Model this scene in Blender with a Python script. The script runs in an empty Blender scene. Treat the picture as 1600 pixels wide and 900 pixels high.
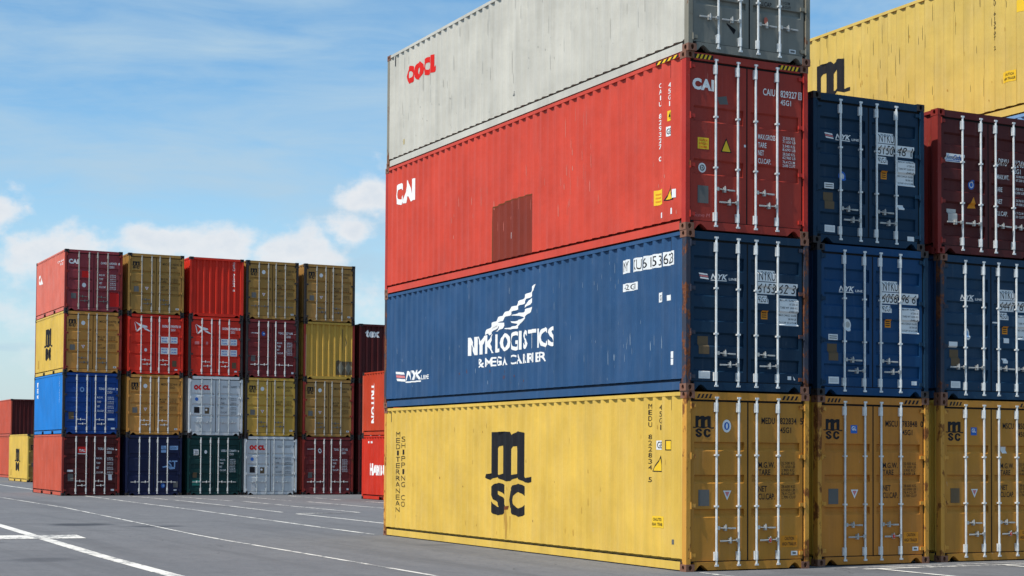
import bpy, bmesh, math, random
from mathutils import Vector, Matrix

# ------------------------------------------------------------------ camera, sky, sun
sc = bpy.context.scene
COL = sc.collection
R = math.radians
EYE = (-14.4755, -21.4247, 1.8477)
YAW, PITCH, ROLL = 0.4494, 0.0307, 0.0072
FPX, CX, CY = 2503.53, 707.5, 633.2
cd = bpy.data.cameras.new('camera'); cam = bpy.data.objects.new('camera', cd); COL.objects.link(cam)
fw = Vector((math.sin(YAW)*math.cos(PITCH), math.cos(YAW)*math.cos(PITCH), math.sin(PITCH)))
rt = Vector((math.cos(YAW), -math.sin(YAW), 0)); up = rt.cross(fw)
rt2 = rt*math.cos(ROLL)+up*math.sin(ROLL); up2 = up*math.cos(ROLL)-rt*math.sin(ROLL)
M = Matrix((rt2, up2, -fw)).transposed().to_4x4(); M.translation = Vector(EYE)
cam.matrix_world = M
cd.sensor_width = 36; cd.lens = 36*FPX/1600
cd.shift_x = (800-CX)/1600; cd.shift_y = (CY-450)/1600
cd.clip_start = 0.1; cd.clip_end = 6000
sc.camera = cam
sc.view_settings.view_transform = 'Standard'; sc.view_settings.look = 'None'
sc.view_settings.exposure = 0.10; sc.view_settings.gamma = 1
sc.view_settings.use_curve_mapping = False

SUN_EL, SUN_FRONT = 56, 7.6            # degrees; the sun stands to the left, a little to the front of the doors
sd = bpy.data.lights.new('sun', 'SUN'); sun = bpy.data.objects.new('sun', sd); COL.objects.link(sun)
sdir = Vector((-math.cos(R(SUN_EL))*math.cos(R(SUN_FRONT)), -math.cos(R(SUN_EL))*math.sin(R(SUN_FRONT)), math.sin(R(SUN_EL))))
sun.rotation_euler = sdir.to_track_quat('Z', 'Y').to_euler()
sd.energy = 5.0; sd.angle = R(0.53); sd.color = (1, .95, .87)

wd = bpy.data.worlds.new('World'); sc.world = wd; wd.use_nodes = True
def build_world():
    nt = wd.node_tree; N = nt.nodes; L = nt.links; N.clear()
    def mt(op, a, b=None, c=None, clamp=False):
        n = N.new('ShaderNodeMath'); n.operation = op; n.use_clamp = clamp
        for i, v in enumerate((a, b, c)):
            if v is None: continue
            if isinstance(v, (int, float)): n.inputs[i].default_value = v
            else: L.new(v, n.inputs[i])
        return n.outputs[0]
    out = N.new('ShaderNodeOutputWorld')
    sky = N.new('ShaderNodeTexSky'); sky.sky_type = 'NISHITA'; sky.sun_disc = False
    sky.sun_elevation = R(SUN_EL); sky.sun_rotation = math.atan2(sdir.x, sdir.y)
    sky.air_density = 1.0; sky.dust_density = 0.6; sky.ozone_density = 2.0; sky.altitude = 0
    b1 = N.new('ShaderNodeBackground'); b1.inputs[1].default_value = 0.15
    hs = N.new('ShaderNodeHueSaturation'); hs.inputs['Saturation'].default_value = 1.22; hs.inputs['Hue'].default_value = .492
    L.new(sky.outputs[0], hs.inputs['Color']); L.new(hs.outputs[0], b1.inputs[0])
    tc = N.new('ShaderNodeTexCoord'); sp = N.new('ShaderNodeSeparateXYZ'); L.new(tc.outputs['Generated'], sp.inputs[0])
    x, y, z = sp.outputs
    az = mt('ARCTAN2', x, y)
    el = mt('ARCSINE', z)
    # high thin cloud: long level streaks with finer strands in them
    ca = N.new('ShaderNodeCombineXYZ'); L.new(az, ca.inputs[0]); L.new(el, ca.inputs[1])
    def band(scale, rot, sx, sy, det, rough, dist, off):
        m = N.new('ShaderNodeMapping'); m.inputs['Rotation'].default_value = (0, 0, R(rot)); m.inputs['Scale'].default_value = (sx, sy, 1)
        m.inputs['Location'].default_value = off
        L.new(ca.outputs[0], m.inputs[0]); n = N.new('ShaderNodeTexNoise'); n.inputs['Scale'].default_value = scale
        n.inputs['Detail'].default_value = det; n.inputs['Roughness'].default_value = rough; n.inputs['Distortion'].default_value = dist
        L.new(m.outputs[0], n.inputs['Vector']); return n.outputs[0]
    wn = mt('ADD', mt('MULTIPLY', band(5, -5, 1.0, 4.2, 7, .55, .5, (.3, .2, 0)), .72), mt('MULTIPLY', band(9, 9, 1.0, 5.5, 8, .6, .9, (2, 1, 0)), .36))
    wisp = N.new('ShaderNodeMapRange'); wisp.inputs[1].default_value = .44; wisp.inputs[2].default_value = .68
    wisp.inputs[3].default_value = 0.0; wisp.inputs[4].default_value = .80; L.new(wn, wisp.inputs[0])
    # low veil near the horizon
    veil = N.new('ShaderNodeMapRange'); veil.inputs[1].default_value = .17; veil.inputs[2].default_value = .0
    veil.inputs[3].default_value = 0; veil.inputs[4].default_value = .75; L.new(el, veil.inputs[0])
    thin = mt('MAXIMUM', wisp.outputs[0], veil.outputs[0])
    # cumulus banks: heaps at their own bearings and heights, their outlines broken by noise
    def noise(scale, det, rough, sy=1.0):
        m = N.new('ShaderNodeMapping'); m.inputs['Scale'].default_value = (1, sy, 1); L.new(ca.outputs[0], m.inputs[0])
        n = N.new('ShaderNodeTexNoise'); n.inputs['Scale'].default_value = scale; n.inputs['Detail'].default_value = det
        n.inputs['Roughness'].default_value = rough; L.new(m.outputs[0], n.inputs['Vector']); return n.outputs[0]
    n1 = noise(26, 8, .58, 1.3); n2 = noise(60, 6, .6, 1.2)
    puffs = [(.170, .143, .024, .016), (.205, .118, .040, .022), (.262, .128, .030, .014), (.300, .128, .034, .018),
             (.350, .126, .036, .020), (.385, .138, .020, .014), (.400, .158, .026, .016), (.436, .160, .040, .030),
             (.09, .13, .06, .03), (.02, .11, .07, .03), (-.12, .14, .09, .045), (.55, .15, .06, .04), (.70, .14, .08, .03),
             (.95, .17, .1, .05), (1.25, .13, .12, .04), (-.45, .16, .12, .05), (-.9, .13, .14, .04), (1.7, .15, .15, .05)]
    dens = None; rel = None
    for a, e, ra, re in puffs:
        da = mt('DIVIDE', mt('SUBTRACT', az, a), ra); de = mt('DIVIDE', mt('SUBTRACT', el, e), re)
        d = mt('SUBTRACT', 1, mt('SQRT', mt('ADD', mt('MULTIPLY', da, da), mt('MULTIPLY', de, de))))
        dens = d if dens is None else mt('SMOOTH_MAX', dens, d, .2)
    bank = mt('MULTIPLY', mt('SUBTRACT', .122, el), 22)
    dens = mt('MAXIMUM', dens, mt('MINIMUM', bank, .12))
    dn = mt('ADD', dens, mt('MULTIPLY', mt('SUBTRACT', n1, .5), 2.2))
    dn = mt('ADD', dn, mt('MULTIPLY', mt('SUBTRACT', n2, .5), .5))
    cm = N.new('ShaderNodeMapRange'); cm.interpolation_type = 'SMOOTHSTEP'; cm.inputs[1].default_value = 0.0; cm.inputs[2].default_value = .58
    L.new(dn, cm.inputs[0])
    fade = N.new('ShaderNodeMapRange'); fade.inputs[1].default_value = .04; fade.inputs[2].default_value = .12
    fade.inputs[3].default_value = .25; fade.inputs[4].default_value = .88; L.new(el, fade.inputs[0])
    cmask = mt('MULTIPLY', cm.outputs[0], fade.outputs[0])
    cr = N.new('ShaderNodeValToRGB'); cr.color_ramp.elements[0].position = .15; cr.color_ramp.elements[0].color = (.87, .87, .88, 1)
    cr.color_ramp.elements[1].position = 1.0; cr.color_ramp.elements[1].color = (.60, .68, .78, 1)
    L.new(mt('ADD', mt('MULTIPLY', dn, .55), mt('MULTIPLY', mt('SUBTRACT', n2, .5), .7)), cr.inputs[0])
    b2 = N.new('ShaderNodeBackground'); b2.inputs[0].default_value = (.47, .65, .80, 1); b2.inputs[1].default_value = .90
    b3 = N.new('ShaderNodeBackground'); L.new(cr.outputs[0], b3.inputs[0]); b3.inputs[1].default_value = .93
    m1 = N.new('ShaderNodeMixShader'); L.new(thin, m1.inputs[0]); L.new(b1.outputs[0], m1.inputs[1]); L.new(b2.outputs[0], m1.inputs[2])
    m2 = N.new('ShaderNodeMixShader'); L.new(cmask, m2.inputs[0]); L.new(m1.outputs[0], m2.inputs[1]); L.new(b3.outputs[0], m2.inputs[2])
    L.new(m2.outputs[0], out.inputs[0])
build_world()

# ------------------------------------------------------------------ materials
MATS = {}
class NT:
    def __init__(s, name):
        s.m = bpy.data.materials.new(name); s.m.use_nodes = True; s.t = s.m.node_tree; s.N = s.t.nodes; s.L = s.t.links
        s.b = s.N['Principled BSDF']
        g = s.N.new('ShaderNodeNewGeometry'); s.pos = g.outputs['Position']
    def noise(s, scale, det=4, rough=.55, sx=(1, 1, 1), vec=None, dist=0):
        mp = s.N.new('ShaderNodeMapping'); mp.inputs['Scale'].default_value = sx; s.L.new(vec or s.pos, mp.inputs[0])
        n = s.N.new('ShaderNodeTexNoise'); n.inputs['Scale'].default_value = scale; n.inputs['Detail'].default_value = det
        n.inputs['Roughness'].default_value = rough; n.inputs['Distortion'].default_value = dist
        s.L.new(mp.outputs[0], n.inputs['Vector']); return n.outputs[0]
    def rng(s, v, a, b, c=0., d=1., smooth=False):
        n = s.N.new('ShaderNodeMapRange'); n.inputs[1].default_value = a; n.inputs[2].default_value = b
        n.inputs[3].default_value = c; n.inputs[4].default_value = d
        if smooth: n.interpolation_type = 'SMOOTHSTEP'
        s.L.new(v, n.inputs[0]); return n.outputs[0]
    def math(s, op, a, b=None):
        n = s.N.new('ShaderNodeMath'); n.operation = op
        for i, v in enumerate((a, b)):
            if v is None: continue
            if isinstance(v, (int, float)): n.inputs[i].default_value = v
            else: s.L.new(v, n.inputs[i])
        return n.outputs[0]
    def mix(s, f, a, b, mode='MIX'):
        n = s.N.new('ShaderNodeMix'); n.data_type = 'RGBA'; n.blend_type = mode
        for i, v in ((0, f), (6, a), (7, b)):
            if isinstance(v, (int, float)): n.inputs[i].default_value = v
            elif isinstance(v, tuple): n.inputs[i].default_value = (*v, 1) if len(v) == 3 else v
            else: s.L.new(v, n.inputs[i])
        return n.outputs[2]
    def bump(s, h, st, d=.01):
        n = s.N.new('ShaderNodeBump'); n.inputs['Strength'].default_value = st; n.inputs['Distance'].default_value = d
        s.L.new(h, n.inputs['Height']); s.L.new(n.outputs[0], s.b.inputs['Normal'])

def paint(name, col, rust=.15, dirt=.35, fade=.3, rough=.5, chips=(.45, .42, .4)):
    if name in MATS: return MATS[name]
    t = NT(name)
    big = t.noise(.9, 5, .6)
    c = t.mix(t.rng(big, .3, .7), tuple(v*.86 for v in col), tuple(min(1, v*1.1) for v in col))
    # chalky fading
    c = t.mix(t.rng(t.noise(2.3, 6, .65, (1, 1, .5)), .45, .8, 0, fade), c, tuple(min(1, v*.75+.16) for v in col))
    # vertical dirt runs
    st = t.noise(3.2, 7, .62, (1.6, 1.6, .11))
    c = t.mix(t.rng(st, .5, .78, 0, dirt), c, tuple(v*.42+.012 for v in col))
    st2 = t.noise(9, 6, .6, (1.5, 1.5, .05))
    c = t.mix(t.rng(st2, .58, .76, 0, dirt*.45), c, tuple(v*.5+.02 for v in col))
    st3 = t.noise(6, 6, .6, (1.6, 1.6, .07))
    c = t.mix(t.rng(st3, .58, .76, 0, fade+.12), c, tuple(min(1, v*.9+.10) for v in col))
    # rub marks and light scratches
    sc1 = t.noise(9, 8, .72, (1.2, 1.2, .35))
    c = t.mix(t.rng(sc1, .665, .72, 0, .35), c, chips)
    # rust
    r1 = t.noise(5.5, 9, .7, (1, 1, .55)); r2 = t.noise(1.3, 3, .5)
    f = t.rng(t.math('ADD', r1, t.math('MULTIPLY', t.math('SUBTRACT', r2, .5), .55)), .80-.42*rust, .86-.42*rust)
    rc = t.mix(t.rng(t.noise(22, 5, .6), .35, .7), (.10, .030, .012), (.24, .085, .03))
    c = t.mix(t.math('MULTIPLY', f, .9), c, rc)
    t.L.new(c, t.b.inputs['Base Color'])
    t.L.new(t.math('ADD', t.math('MULTIPLY', f, .3), t.rng(big, .3, .7, rough-.06, rough+.12)), t.b.inputs['Roughness'])
    t.b.inputs['Specular IOR Level'].default_value = .16
    t.bump(t.math('ADD', t.noise(3.5, 5, .6), t.math('MULTIPLY', t.noise(.9, 3, .5, (1, 1, .7)), 3.0)), .45, .014)
    MATS[name] = t.m; return t.m

def mark_mat(name, col, wear=.5, rough=.6):
    if name in MATS: return MATS[name]
    t = NT(name)
    n = t.noise(14, 7, .7, (1, 1, .4))
    c = t.mix(t.rng(n, .55, .75, 0, wear), col, tuple(v*.45+.09 for v in col))
    c = t.mix(t.rng(t.noise(2, 3, .5), .4, .7, 0, .22), c, tuple(v*.6 for v in col))
    t.L.new(c, t.b.inputs['Base Color']); t.b.inputs['Roughness'].default_value = rough; t.b.inputs['Specular IOR Level'].default_value = .15
    MATS[name] = t.m; return t.m

def metal(name, col, rust=.2):
    if name in MATS: return MATS[name]
    t = NT(name)
    c = t.mix(t.rng(t.noise(11, 6, .65, (1, 1, .6)), .4, .7), col, tuple(v*.72 for v in col))
    f = t.rng(t.noise(7, 8, .7, (1, 1, .8)), .82-.3*rust, .9-.3*rust)
    c = t.mix(t.math('MULTIPLY', f, .8), c, (.2, .09, .045))
    t.L.new(c, t.b.inputs['Base Color']); t.b.inputs['Roughness'].default_value = .42; t.b.inputs['Metallic'].default_value = .15
    MATS[name] = t.m; return t.m

def asphalt():
    t = NT('asphalt')
    fine = t.noise(38, 6, .75); mid = t.noise(1.1, 6, .6, dist=.3); big = t.noise(.11, 5, .6)
    c = t.mix(t.rng(fine, .3, .72), (.070, .072, .078), (.185, .187, .194))
    g2 = t.noise(9, 5, .8); c = t.mix(t.rng(g2, .35, .68, 0, .6), c, (.20, .20, .205)); c = t.mix(t.rng(g2, .5, .3, 0, .5), c, (.065, .067, .073))
    g3 = t.noise(2.6, 7, .75, (1, .55, 1)); c = t.mix(t.rng(g3, .50, .70, 0, .5), c, (.185, .186, .19)); c = t.mix(t.rng(g3, .50, .30, 0, .5), c, (.075, .077, .083))
    c = t.mix(t.rng(mid, .35, .7, 0, .45), c, (.15, .151, .156))
    c = t.mix(t.rng(big, .38, .66, 0, .6), c, (.105, .108, .118))
    # tyre rubber bands running along the rows and across
    tr = t.noise(.9, 6, .6, (1.0, .05, 1)); c = t.mix(t.rng(tr, .52, .68, 0, .6), c, (.088, .089, .094))
    t2 = t.noise(.7, 5, .6, (.06, 1.1, 1), dist=.4); c = t.mix(t.rng(t2, .56, .70, 0, .55), c, (.085, .086, .091))
    # oil stains
    st = t.noise(.42, 5, .5, (1, 1, 1)); c = t.mix(t.rng(st, .69, .76, 0, .5), c, (.03, .03, .033))
    sp = t.N.new('ShaderNodeSeparateXYZ'); t.L.new(t.pos, sp.inputs[0])
    wob = t.math('MULTIPLY', t.math('SUBTRACT', t.noise(1.2, 5, .6), .5), 1.3)
    for (x, y, rx, ry, k) in ((-5.3, 19.3, .9, .75, .75), (-3.75, 17.9, .75, .5, .6), (-9.3, 11.8, .9, .35, .5), (-8.9, 6.3, .7, .5, .35), (-.5, 8.2, .5, .3, .3)):
        dx = t.math('DIVIDE', t.math('SUBTRACT', sp.outputs[0], x), rx); dy = t.math('DIVIDE', t.math('SUBTRACT', sp.outputs[1], y), ry)
        d = t.math('ADD', t.math('SQRT', t.math('ADD', t.math('MULTIPLY', dx, dx), t.math('MULTIPLY', dy, dy))), wob)
        c = t.mix(t.rng(d, 1.15, .6, 0, k), c, (.022, .026, .036))
    # fine cracks
    v = t.N.new('ShaderNodeTexVoronoi'); v.feature = 'DISTANCE_TO_EDGE'; v.inputs['Scale'].default_value = .16
    w = t.N.new('ShaderNodeVectorMath'); w.operation = 'ADD'
    wn = t.N.new('ShaderNodeTexNoise'); wn.inputs['Scale'].default_value = .8; wn.inputs['Detail'].default_value = 6; t.L.new(t.pos, wn.inputs['Vector'])
    ws = t.N.new('ShaderNodeVectorMath'); ws.operation = 'SCALE'; ws.inputs['Scale'].default_value = 1.6; t.L.new(wn.outputs['Color'], ws.inputs[0])
    t.L.new(t.pos, w.inputs[0]); t.L.new(ws.outputs[0], w.inputs[1]); t.L.new(w.outputs[0], v.inputs['Vector'])
    c = t.mix(t.math('MULTIPLY', t.rng(v.outputs['Distance'], .0022, .0008), t.rng(mid, .48, .6, 0, .6)), c, (.03, .03, .03))
    t.L.new(c, t.b.inputs['Base Color']); t.b.inputs['Roughness'].default_value = .92; t.b.inputs['Specular IOR Level'].default_value = .2
    t.bump(fine, .5, .012)
    return t.m

def road_paint(name, wear):
    t = NT(name)
    n = t.noise(6, 9, .75, (1, .5, 1)); n2 = t.noise(.6, 4, .6)
    f = t.rng(t.math('ADD', n, t.math('MULTIPLY', t.math('SUBTRACT', n2, .5), .6)), .62-wear*.3, .72-wear*.3, 0, .95)
    c = t.mix(t.rng(t.noise(20, 5, .7), .35, .7), (.74, .71, .64), (.52, .50, .46))
    c = t.mix(f, c, (.14, .14, .143))
    c = t.mix(t.rng(t.noise(1.6, 7, .7, (.12, 1, 1)), .50, .66, 0, .5), c, (.22, .22, .22))
    t.L.new(c, t.b.inputs['Base Color']); t.b.inputs['Roughness'].default_value = .8
    t.bump(n, .3, .004)
    return t.m

YEL = (.63, .415, .076); RED = (.54, .060, .036); BLU = (.024, .073, .168)
C = dict(
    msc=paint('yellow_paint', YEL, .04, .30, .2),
    mscshade=paint('shaded_yellow_door_paint', (.46, .205, .030), .10, .4, .1),  # side yellow darkened and warmed: shade of the door ends in the colour
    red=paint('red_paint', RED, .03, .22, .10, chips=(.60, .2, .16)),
    redshade=paint('shaded_red_door_paint', (.33, .038, .025), .08, .3, .05, chips=(.5, .2, .16)),  # side red darkened, shade on the front put into the paint
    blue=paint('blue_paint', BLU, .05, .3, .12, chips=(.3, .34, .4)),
    blueshade=paint('shaded_blue_door_paint', (.006, .029, .062), .05, .25, .04, chips=(.2, .22, .26)),  # side blue darkened: shade on door ends and frames painted in
    brightblueshade=paint('shaded_royal_blue_door_paint', (.006, .048, .130), .05, .25, .04, chips=(.2, .25, .3)),  # brighter blue, with the shade of the front mixed in
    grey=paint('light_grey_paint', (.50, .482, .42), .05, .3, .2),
    greyshade=paint('shaded_grey_door_paint', (.19, .19, .165), .12, .4, .15),  # darker grey than the side, partly front shade put into the colour
    maroon=paint('maroon_paint', (.075, .012, .012), .08, .3, .05, chips=(.25, .15, .13)),
    brick=paint('brick_red_paint', (.50, .085, .045), .08, .3, .22),
    salmon=paint('faded_red_paint', (.62, .15, .105), .04, .2, .35),
    orange=paint('orange_red_paint', (.52, .030, .014), .02, .15, .1),
    sky=paint('bright_blue_paint', (.015, .185, .54), .02, .12, .05, chips=(.2, .3, .6)),
    royal=paint('deep_blue_paint', (.008, .050, .22), .03, .2, .04, chips=(.2, .25, .4)),
    navy=paint('navy_paint', (.010, .016, .052), .04, .25, .04, chips=(.1, .12, .2)),
    green=paint('bottle_green_paint', (.006, .042, .040), .05, .3, .05, chips=(.1, .2, .18)),
    white=paint('pale_grey_paint', (.56, .585, .59), .08, .3, .1),
    bright=paint('bright_red_paint', (.60, .030, .014), .03, .2, .05, chips=(.5, .15, .1)),
    dmaroon=paint('deep_maroon_paint', (.17, .024, .024), .08, .3, .05, chips=(.25, .12, .12)),
    mred=paint('dull_red_paint', (.25, .038, .046), .05, .25, .06, chips=(.35, .15, .14)),
    ochre=paint('dull_shaded_yellow_paint', (.34, .185, .045), .12, .45, .08),  # container yellow darkened, the shade on its front is in this colour
    yelshade2=paint('brownish_shaded_yellow_paint', (.36, .19, .050), .16, .5, .1),  # browner yellow, front shade painted in
    yelshade3=paint('warm_shaded_yellow_paint', (.50, .23, .050), .10, .4, .1),  # warmer yellow, front shade painted in
    chromeshade=paint('lemon_shaded_yellow_paint', (.52, .31, .055), .10, .4, .1),  # lemon yellow, front shade painted in
    yrust=paint('rusty_yellow_paint', (.58, .28, .045), .62, .4, .2),
    rrust=paint('rusty_red_paint', (.42, .032, .022), .34, .4, .1, chips=(.6, .4, .36)),
    brust=paint('rusty_blue_paint', (.035, .04, .06), .75, .4, .1, chips=(.5, .36, .24)),
    grust=paint('rusty_grey_paint', (.22, .205, .16), .55, .4, .2),
    mrust=paint('rusty_maroon_paint', (.22, .024, .018), .35, .4, .1),
    cast=paint('rusty_cast_steel', (.21, .10, .065), .5, .4, .1),
    castd=paint('dark_cast_steel', (.035, .030, .030), .3, .4, .1, chips=(.1, .08, .07)),
)
GALV = metal('galvanised_steel', (.72, .74, .73), .12)
GALVD = metal('dull_galvanised_steel', (.42, .42, .40), .3)
RUB = mark_mat('black_rubber', (.012, .012, .012), .1, .8)
K = mark_mat('black_lettering', (.014, .014, .017), .14)
Wt = mark_mat('white_lettering', (.80, .80, .78), .25)
Wl = mark_mat('white_label', (.72, .74, .74), .25)
Pk = mark_mat('pink_stripe', (.62, .2, .2), .4)
Rd = mark_mat('red_lettering', (.62, .016, .012), .2)
Yl = mark_mat('yellow_label', (.78, .50, .03), .3)
Or = mark_mat('orange_label', (.66, .25, .02), .35)
Bl = mark_mat('blue_label', (.03, .13, .45), .3)
Pb = mark_mat('pale_blue_lettering', (.22, .38, .62), .4)
Gy = mark_mat('grey_plate', (.12, .12, .115), .4)
Br = mark_mat('brown_plate', (.13, .09, .05), .4)
Gd = mark_mat('grey_lettering', (.10, .11, .12), .4)
Yk = mark_mat('worn_black_lettering', (.045, .032, .018), .3)
PATCH = paint('dark_red_patch_paint', (.20, .032, .018), .10, .25, .0, chips=(.3, .1, .08))
REDP = paint('fresh_red_patch_paint', (.55, .015, .012), .01, .1, .02)

# ------------------------------------------------------------------ mesh helpers
class MB:
    def __init__(s): s.v = []; s.f = []
    def add(s, vs, fs):
        o = len(s.v); s.v += [tuple(p) for p in vs]; s.f += [tuple(i+o for i in f) for f in fs]; return s
    def box(s, x0, x1, y0, y1, z0, z1):
        return s.add([(x0, y0, z0), (x1, y0, z0), (x1, y1, z0), (x0, y1, z0), (x0, y0, z1), (x1, y0, z1), (x1, y1, z1), (x0, y1, z1)],
                     [(0, 3, 2, 1), (4, 5, 6, 7), (0, 1, 5, 4), (1, 2, 6, 5), (2, 3, 7, 6), (3, 0, 4, 7)])
    def cyl(s, p, q, r, n=8, r2=None):
        p = Vector(p); q = Vector(q); d = (q-p).normalized(); a = Vector((0, 0, 1)) if abs(d.z) < .9 else Vector((1, 0, 0))
        e1 = d.cross(a).normalized(); e2 = d.cross(e1); r2 = r if r2 is None else r2
        vs = []
        for c, rr in ((p, r), (q, r2)):
            for i in range(n):
                t = 2*math.pi*i/n; vs.append(c+e1*rr*math.cos(t)+e2*rr*math.sin(t))
        return s.add(vs, [(i, (i+1) % n, n+(i+1) % n, n+i) for i in range(n)]+[tuple(range(n))[::-1], tuple(range(n, 2*n))])
    def prism_y(s, pts, y0, y1):   # polygon in x,z pushed along y
        n = len(pts)
        return s.add([(x, y0, z) for x, z in pts]+[(x, y1, z) for x, z in pts],
                     [tuple(range(n)), tuple(range(n, 2*n))[::-1]]+[(i, n+i, n+(i+1) % n, (i+1) % n) for i in range(n)])
    def mesh(s, name, mat):
        me = bpy.data.meshes.new(name); me.from_pydata(s.v, [], s.f); me.materials.append(mat); me.update(); return me

CACHE = {}
def part(name, key, build, mat, parent, loc=(0, 0, 0), label=None):
    k = (name, key, mat.name)
    if k not in CACHE: CACHE[k] = build().mesh(name, mat)
    o = bpy.data.objects.new(name, CACHE[k]); COL.objects.link(o); o.parent = parent; o.location = loc
    if label: o['label'] = label
    return o

W = 2.438
def breaks(L):
    n = 43 if L > 8 else 21
    a, b = .125, L-.125; p = (b-a)/n; out = []
    for i in range(n):
        o = a+i*p
        out += [(o+.13*p, 0), (o+.36*p, 1), (o+.64*p, 1), (o+.87*p, 0)]
    return a, b, out
def prof(t, ba, inset, depth):
    a, b, br = ba
    if t <= br[0][0] or t >= br[-1][0]: return inset
    for (p, u), (q, v) in zip(br, br[1:]):
        if p <= t <= q: return inset+depth*(u+(v-u)*(t-p)/(q-p))
    return inset
def wave(ba, z0, z1, fn, back, jitter=0):
    a, b, br = ba; m = MB()
    ts = [(a, 0)]+br+[(b, 0)]
    for (p, u), (q, v) in zip(ts, ts[1:]):
        m.add([fn(p, u, z0), fn(q, v, z0), fn(q, v, z1), fn(p, u, z1)], [(0, 1, 2, 3)])
        m.add([fn(p, u, z0), fn(q, v, z0), fn(q, back, z0), fn(p, back, z0)], [(0, 1, 2, 3)])
    return m
SD, SI = .036, .006       # side wall depth and set-in
def end_breaks():
    n = 8; a, b = .10, W-.10; p = (b-a)/n; out = []
    for i in range(n):
        o = a+i*p; out += [(o+.14*p, 0), (o+.30*p, 1), (o+.72*p, 1), (o+.88*p, 0)]
    return a, b, out
EB = end_breaks()

def fitting(flipx, flipy, top):
    """cast corner block with oval openings; local corner at 0,0,0 going inward"""
    m = MB(); sx, sy, sz = .162, .178, .118
    def holed(c, u, v, n, w, h, rw, rh):
        c, u, v, n = map(Vector, (c, u, v, n)); N = 12; vs = []
        cs = [c+u*(w/2)*a+v*(h/2)*b for a, b in ((1, 1), (-1, 1), (-1, -1), (1, -1))]
        ring = [c+u*rw*math.cos(2*math.pi*i/N)+v*rh*math.sin(2*math.pi*i/N) for i in range(N)]
        inner = [p-n*.06 for p in ring]
        vs = cs+ring+inner; f = []
        for i in range(N):
            q = i//3; f.append((q, 4+(i+1) % N, 4+i)); f.append((4+i, 4+(i+1) % N, 4+N+(i+1) % N, 4+N+i))
            if i % 3 == 2: f.append((q, (q+1) % 4, 4+(i+1) % N))
        f.append(tuple(range(4+N, 4+2*N))); m.add(vs, f)
    holed((0, sy/2, sz/2), (0, 1, 0), (0, 0, 1), (-1, 0, 0), sy, sz, .034, .042)
    holed((sx/2, 0, sz/2), (1, 0, 0), (0, 0, 1), (0, -1, 0), sx, sz, .034, .042)
    holed((sx/2, sy/2, sz if top else 0), (1, 0, 0), (0, 1, 0), (0, 0, 1 if top else -1), sx, sy, .034, .055)
    zc = 0 if top else sz
    m.add([(0, 0, zc), (sx, 0, zc), (sx, sy, zc), (0, sy, zc)], [(0, 1, 2, 3)])
    m.add([(sx, 0, 0), (sx, sy, 0), (sx, sy, sz), (sx, 0, sz)], [(0, 1, 2, 3)])
    m.add([(0, sy, 0), (sx, sy, 0), (sx, sy, sz), (0, sy, sz)], [(0, 1, 2, 3)])
    m.v = [((-x if flipx else x), (-y if flipy else y), z) for x, y, z in m.v]
    return m

# door panel profile (z, depth) by style, for a container of height H
def door_profile(style, H):
    k = (H-.32)/2.576; f = lambda z: .165+(z-.165)*k
    if style == 'flat':
        bands = [(.86, 1.0, .046), (1.41, 1.55, .046), (1.93, 2.08, .046)]
    elif style == 'twin':
        bands = [(.91, 1.17, .032), (1.77, 2.03, .032)]
    else:
        bands = [(.34, .60, .040), (.80, 1.06, .040), (1.26, 1.52, .040), (1.72, 1.98, .040), (2.20, 2.46, .040)]
    out = [(.165, 0)]
    for a, b, d in bands: out += [(f(a), 0), (f(a)+(.06 if style == 'flat' else .035), d), (f(b)-(.012 if style == 'flat' else .03), d), (f(b), 0)]
    out.append((H-.168, 0)); return out
DY = .034   # plane of the door skin
def pz(pr, z):
    for (a, u), (b, v) in zip(pr, pr[1:]):
        if a <= z <= b: return u+(v-u)*(z-a)/(b-a)
    return 0
def door_mesh(x0, x1, pr):
    m = MB(); e = .0004
    cols = [(x0, 0), (x0+.06, 0), (x0+.062, 1), (x1-.062, 1), (x1-.06, 0), (x1, 0)]
    for (xa, ka), (xb, kb) in zip(cols, cols[1:]):
        for (za, da), (zb, db) in zip(pr, pr[1:]):
            m.add([(xa, DY+da*ka, za), (xb, DY+da*kb, za), (xb, DY+db*kb, zb), (xa, DY+db*ka, zb)], [(0, 1, 2, 3)])
    z0, z1 = pr[0][0], pr[-1][0]; y2 = DY+.05
    m.add([(x0, DY, z0), (x0, y2, z0), (x0, y2, z1), (x0, DY, z1)], [(0, 1, 2, 3)])
    m.add([(x1, DY, z0), (x1, y2, z0), (x1, y2, z1), (x1, DY, z1)], [(0, 1, 2, 3)])
    m.add([(x0, DY, z0), (x1, DY, z0), (x1, y2, z0), (x0, y2, z0)], [(0, 1, 2, 3)])
    m.add([(x0, DY, z1), (x1, DY, z1), (x1, y2, z1), (x0, y2, z1)], [(0, 1, 2, 3)])
    return m
BARS = (.585, 1.02, 1.375, 1.81)
def bar_mesh(x, H, r=.019):
    m = MB(); y = .004
    m.cyl((x, y, .075), (x, y, H-.085), r, 8)
    for z in (.075, H-.115): m.box(x-.034, x+.034, -.012, .014, z, z+.03)           # cam ends
    for z0, z1 in ((.17, .31), (H-.33, H-.18)):                                      # anti-rack plates
        m.box(x-.040, x-.006, -.006, DY, z0, z1); m.cyl((x, y, z0), (x, y, z1), r*1.45, 8)
    for z in (H*.36, H*.645): m.box(x-.032, x+.032, -.020, DY, z-.014, z+.014)       # guides
    return m
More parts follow.
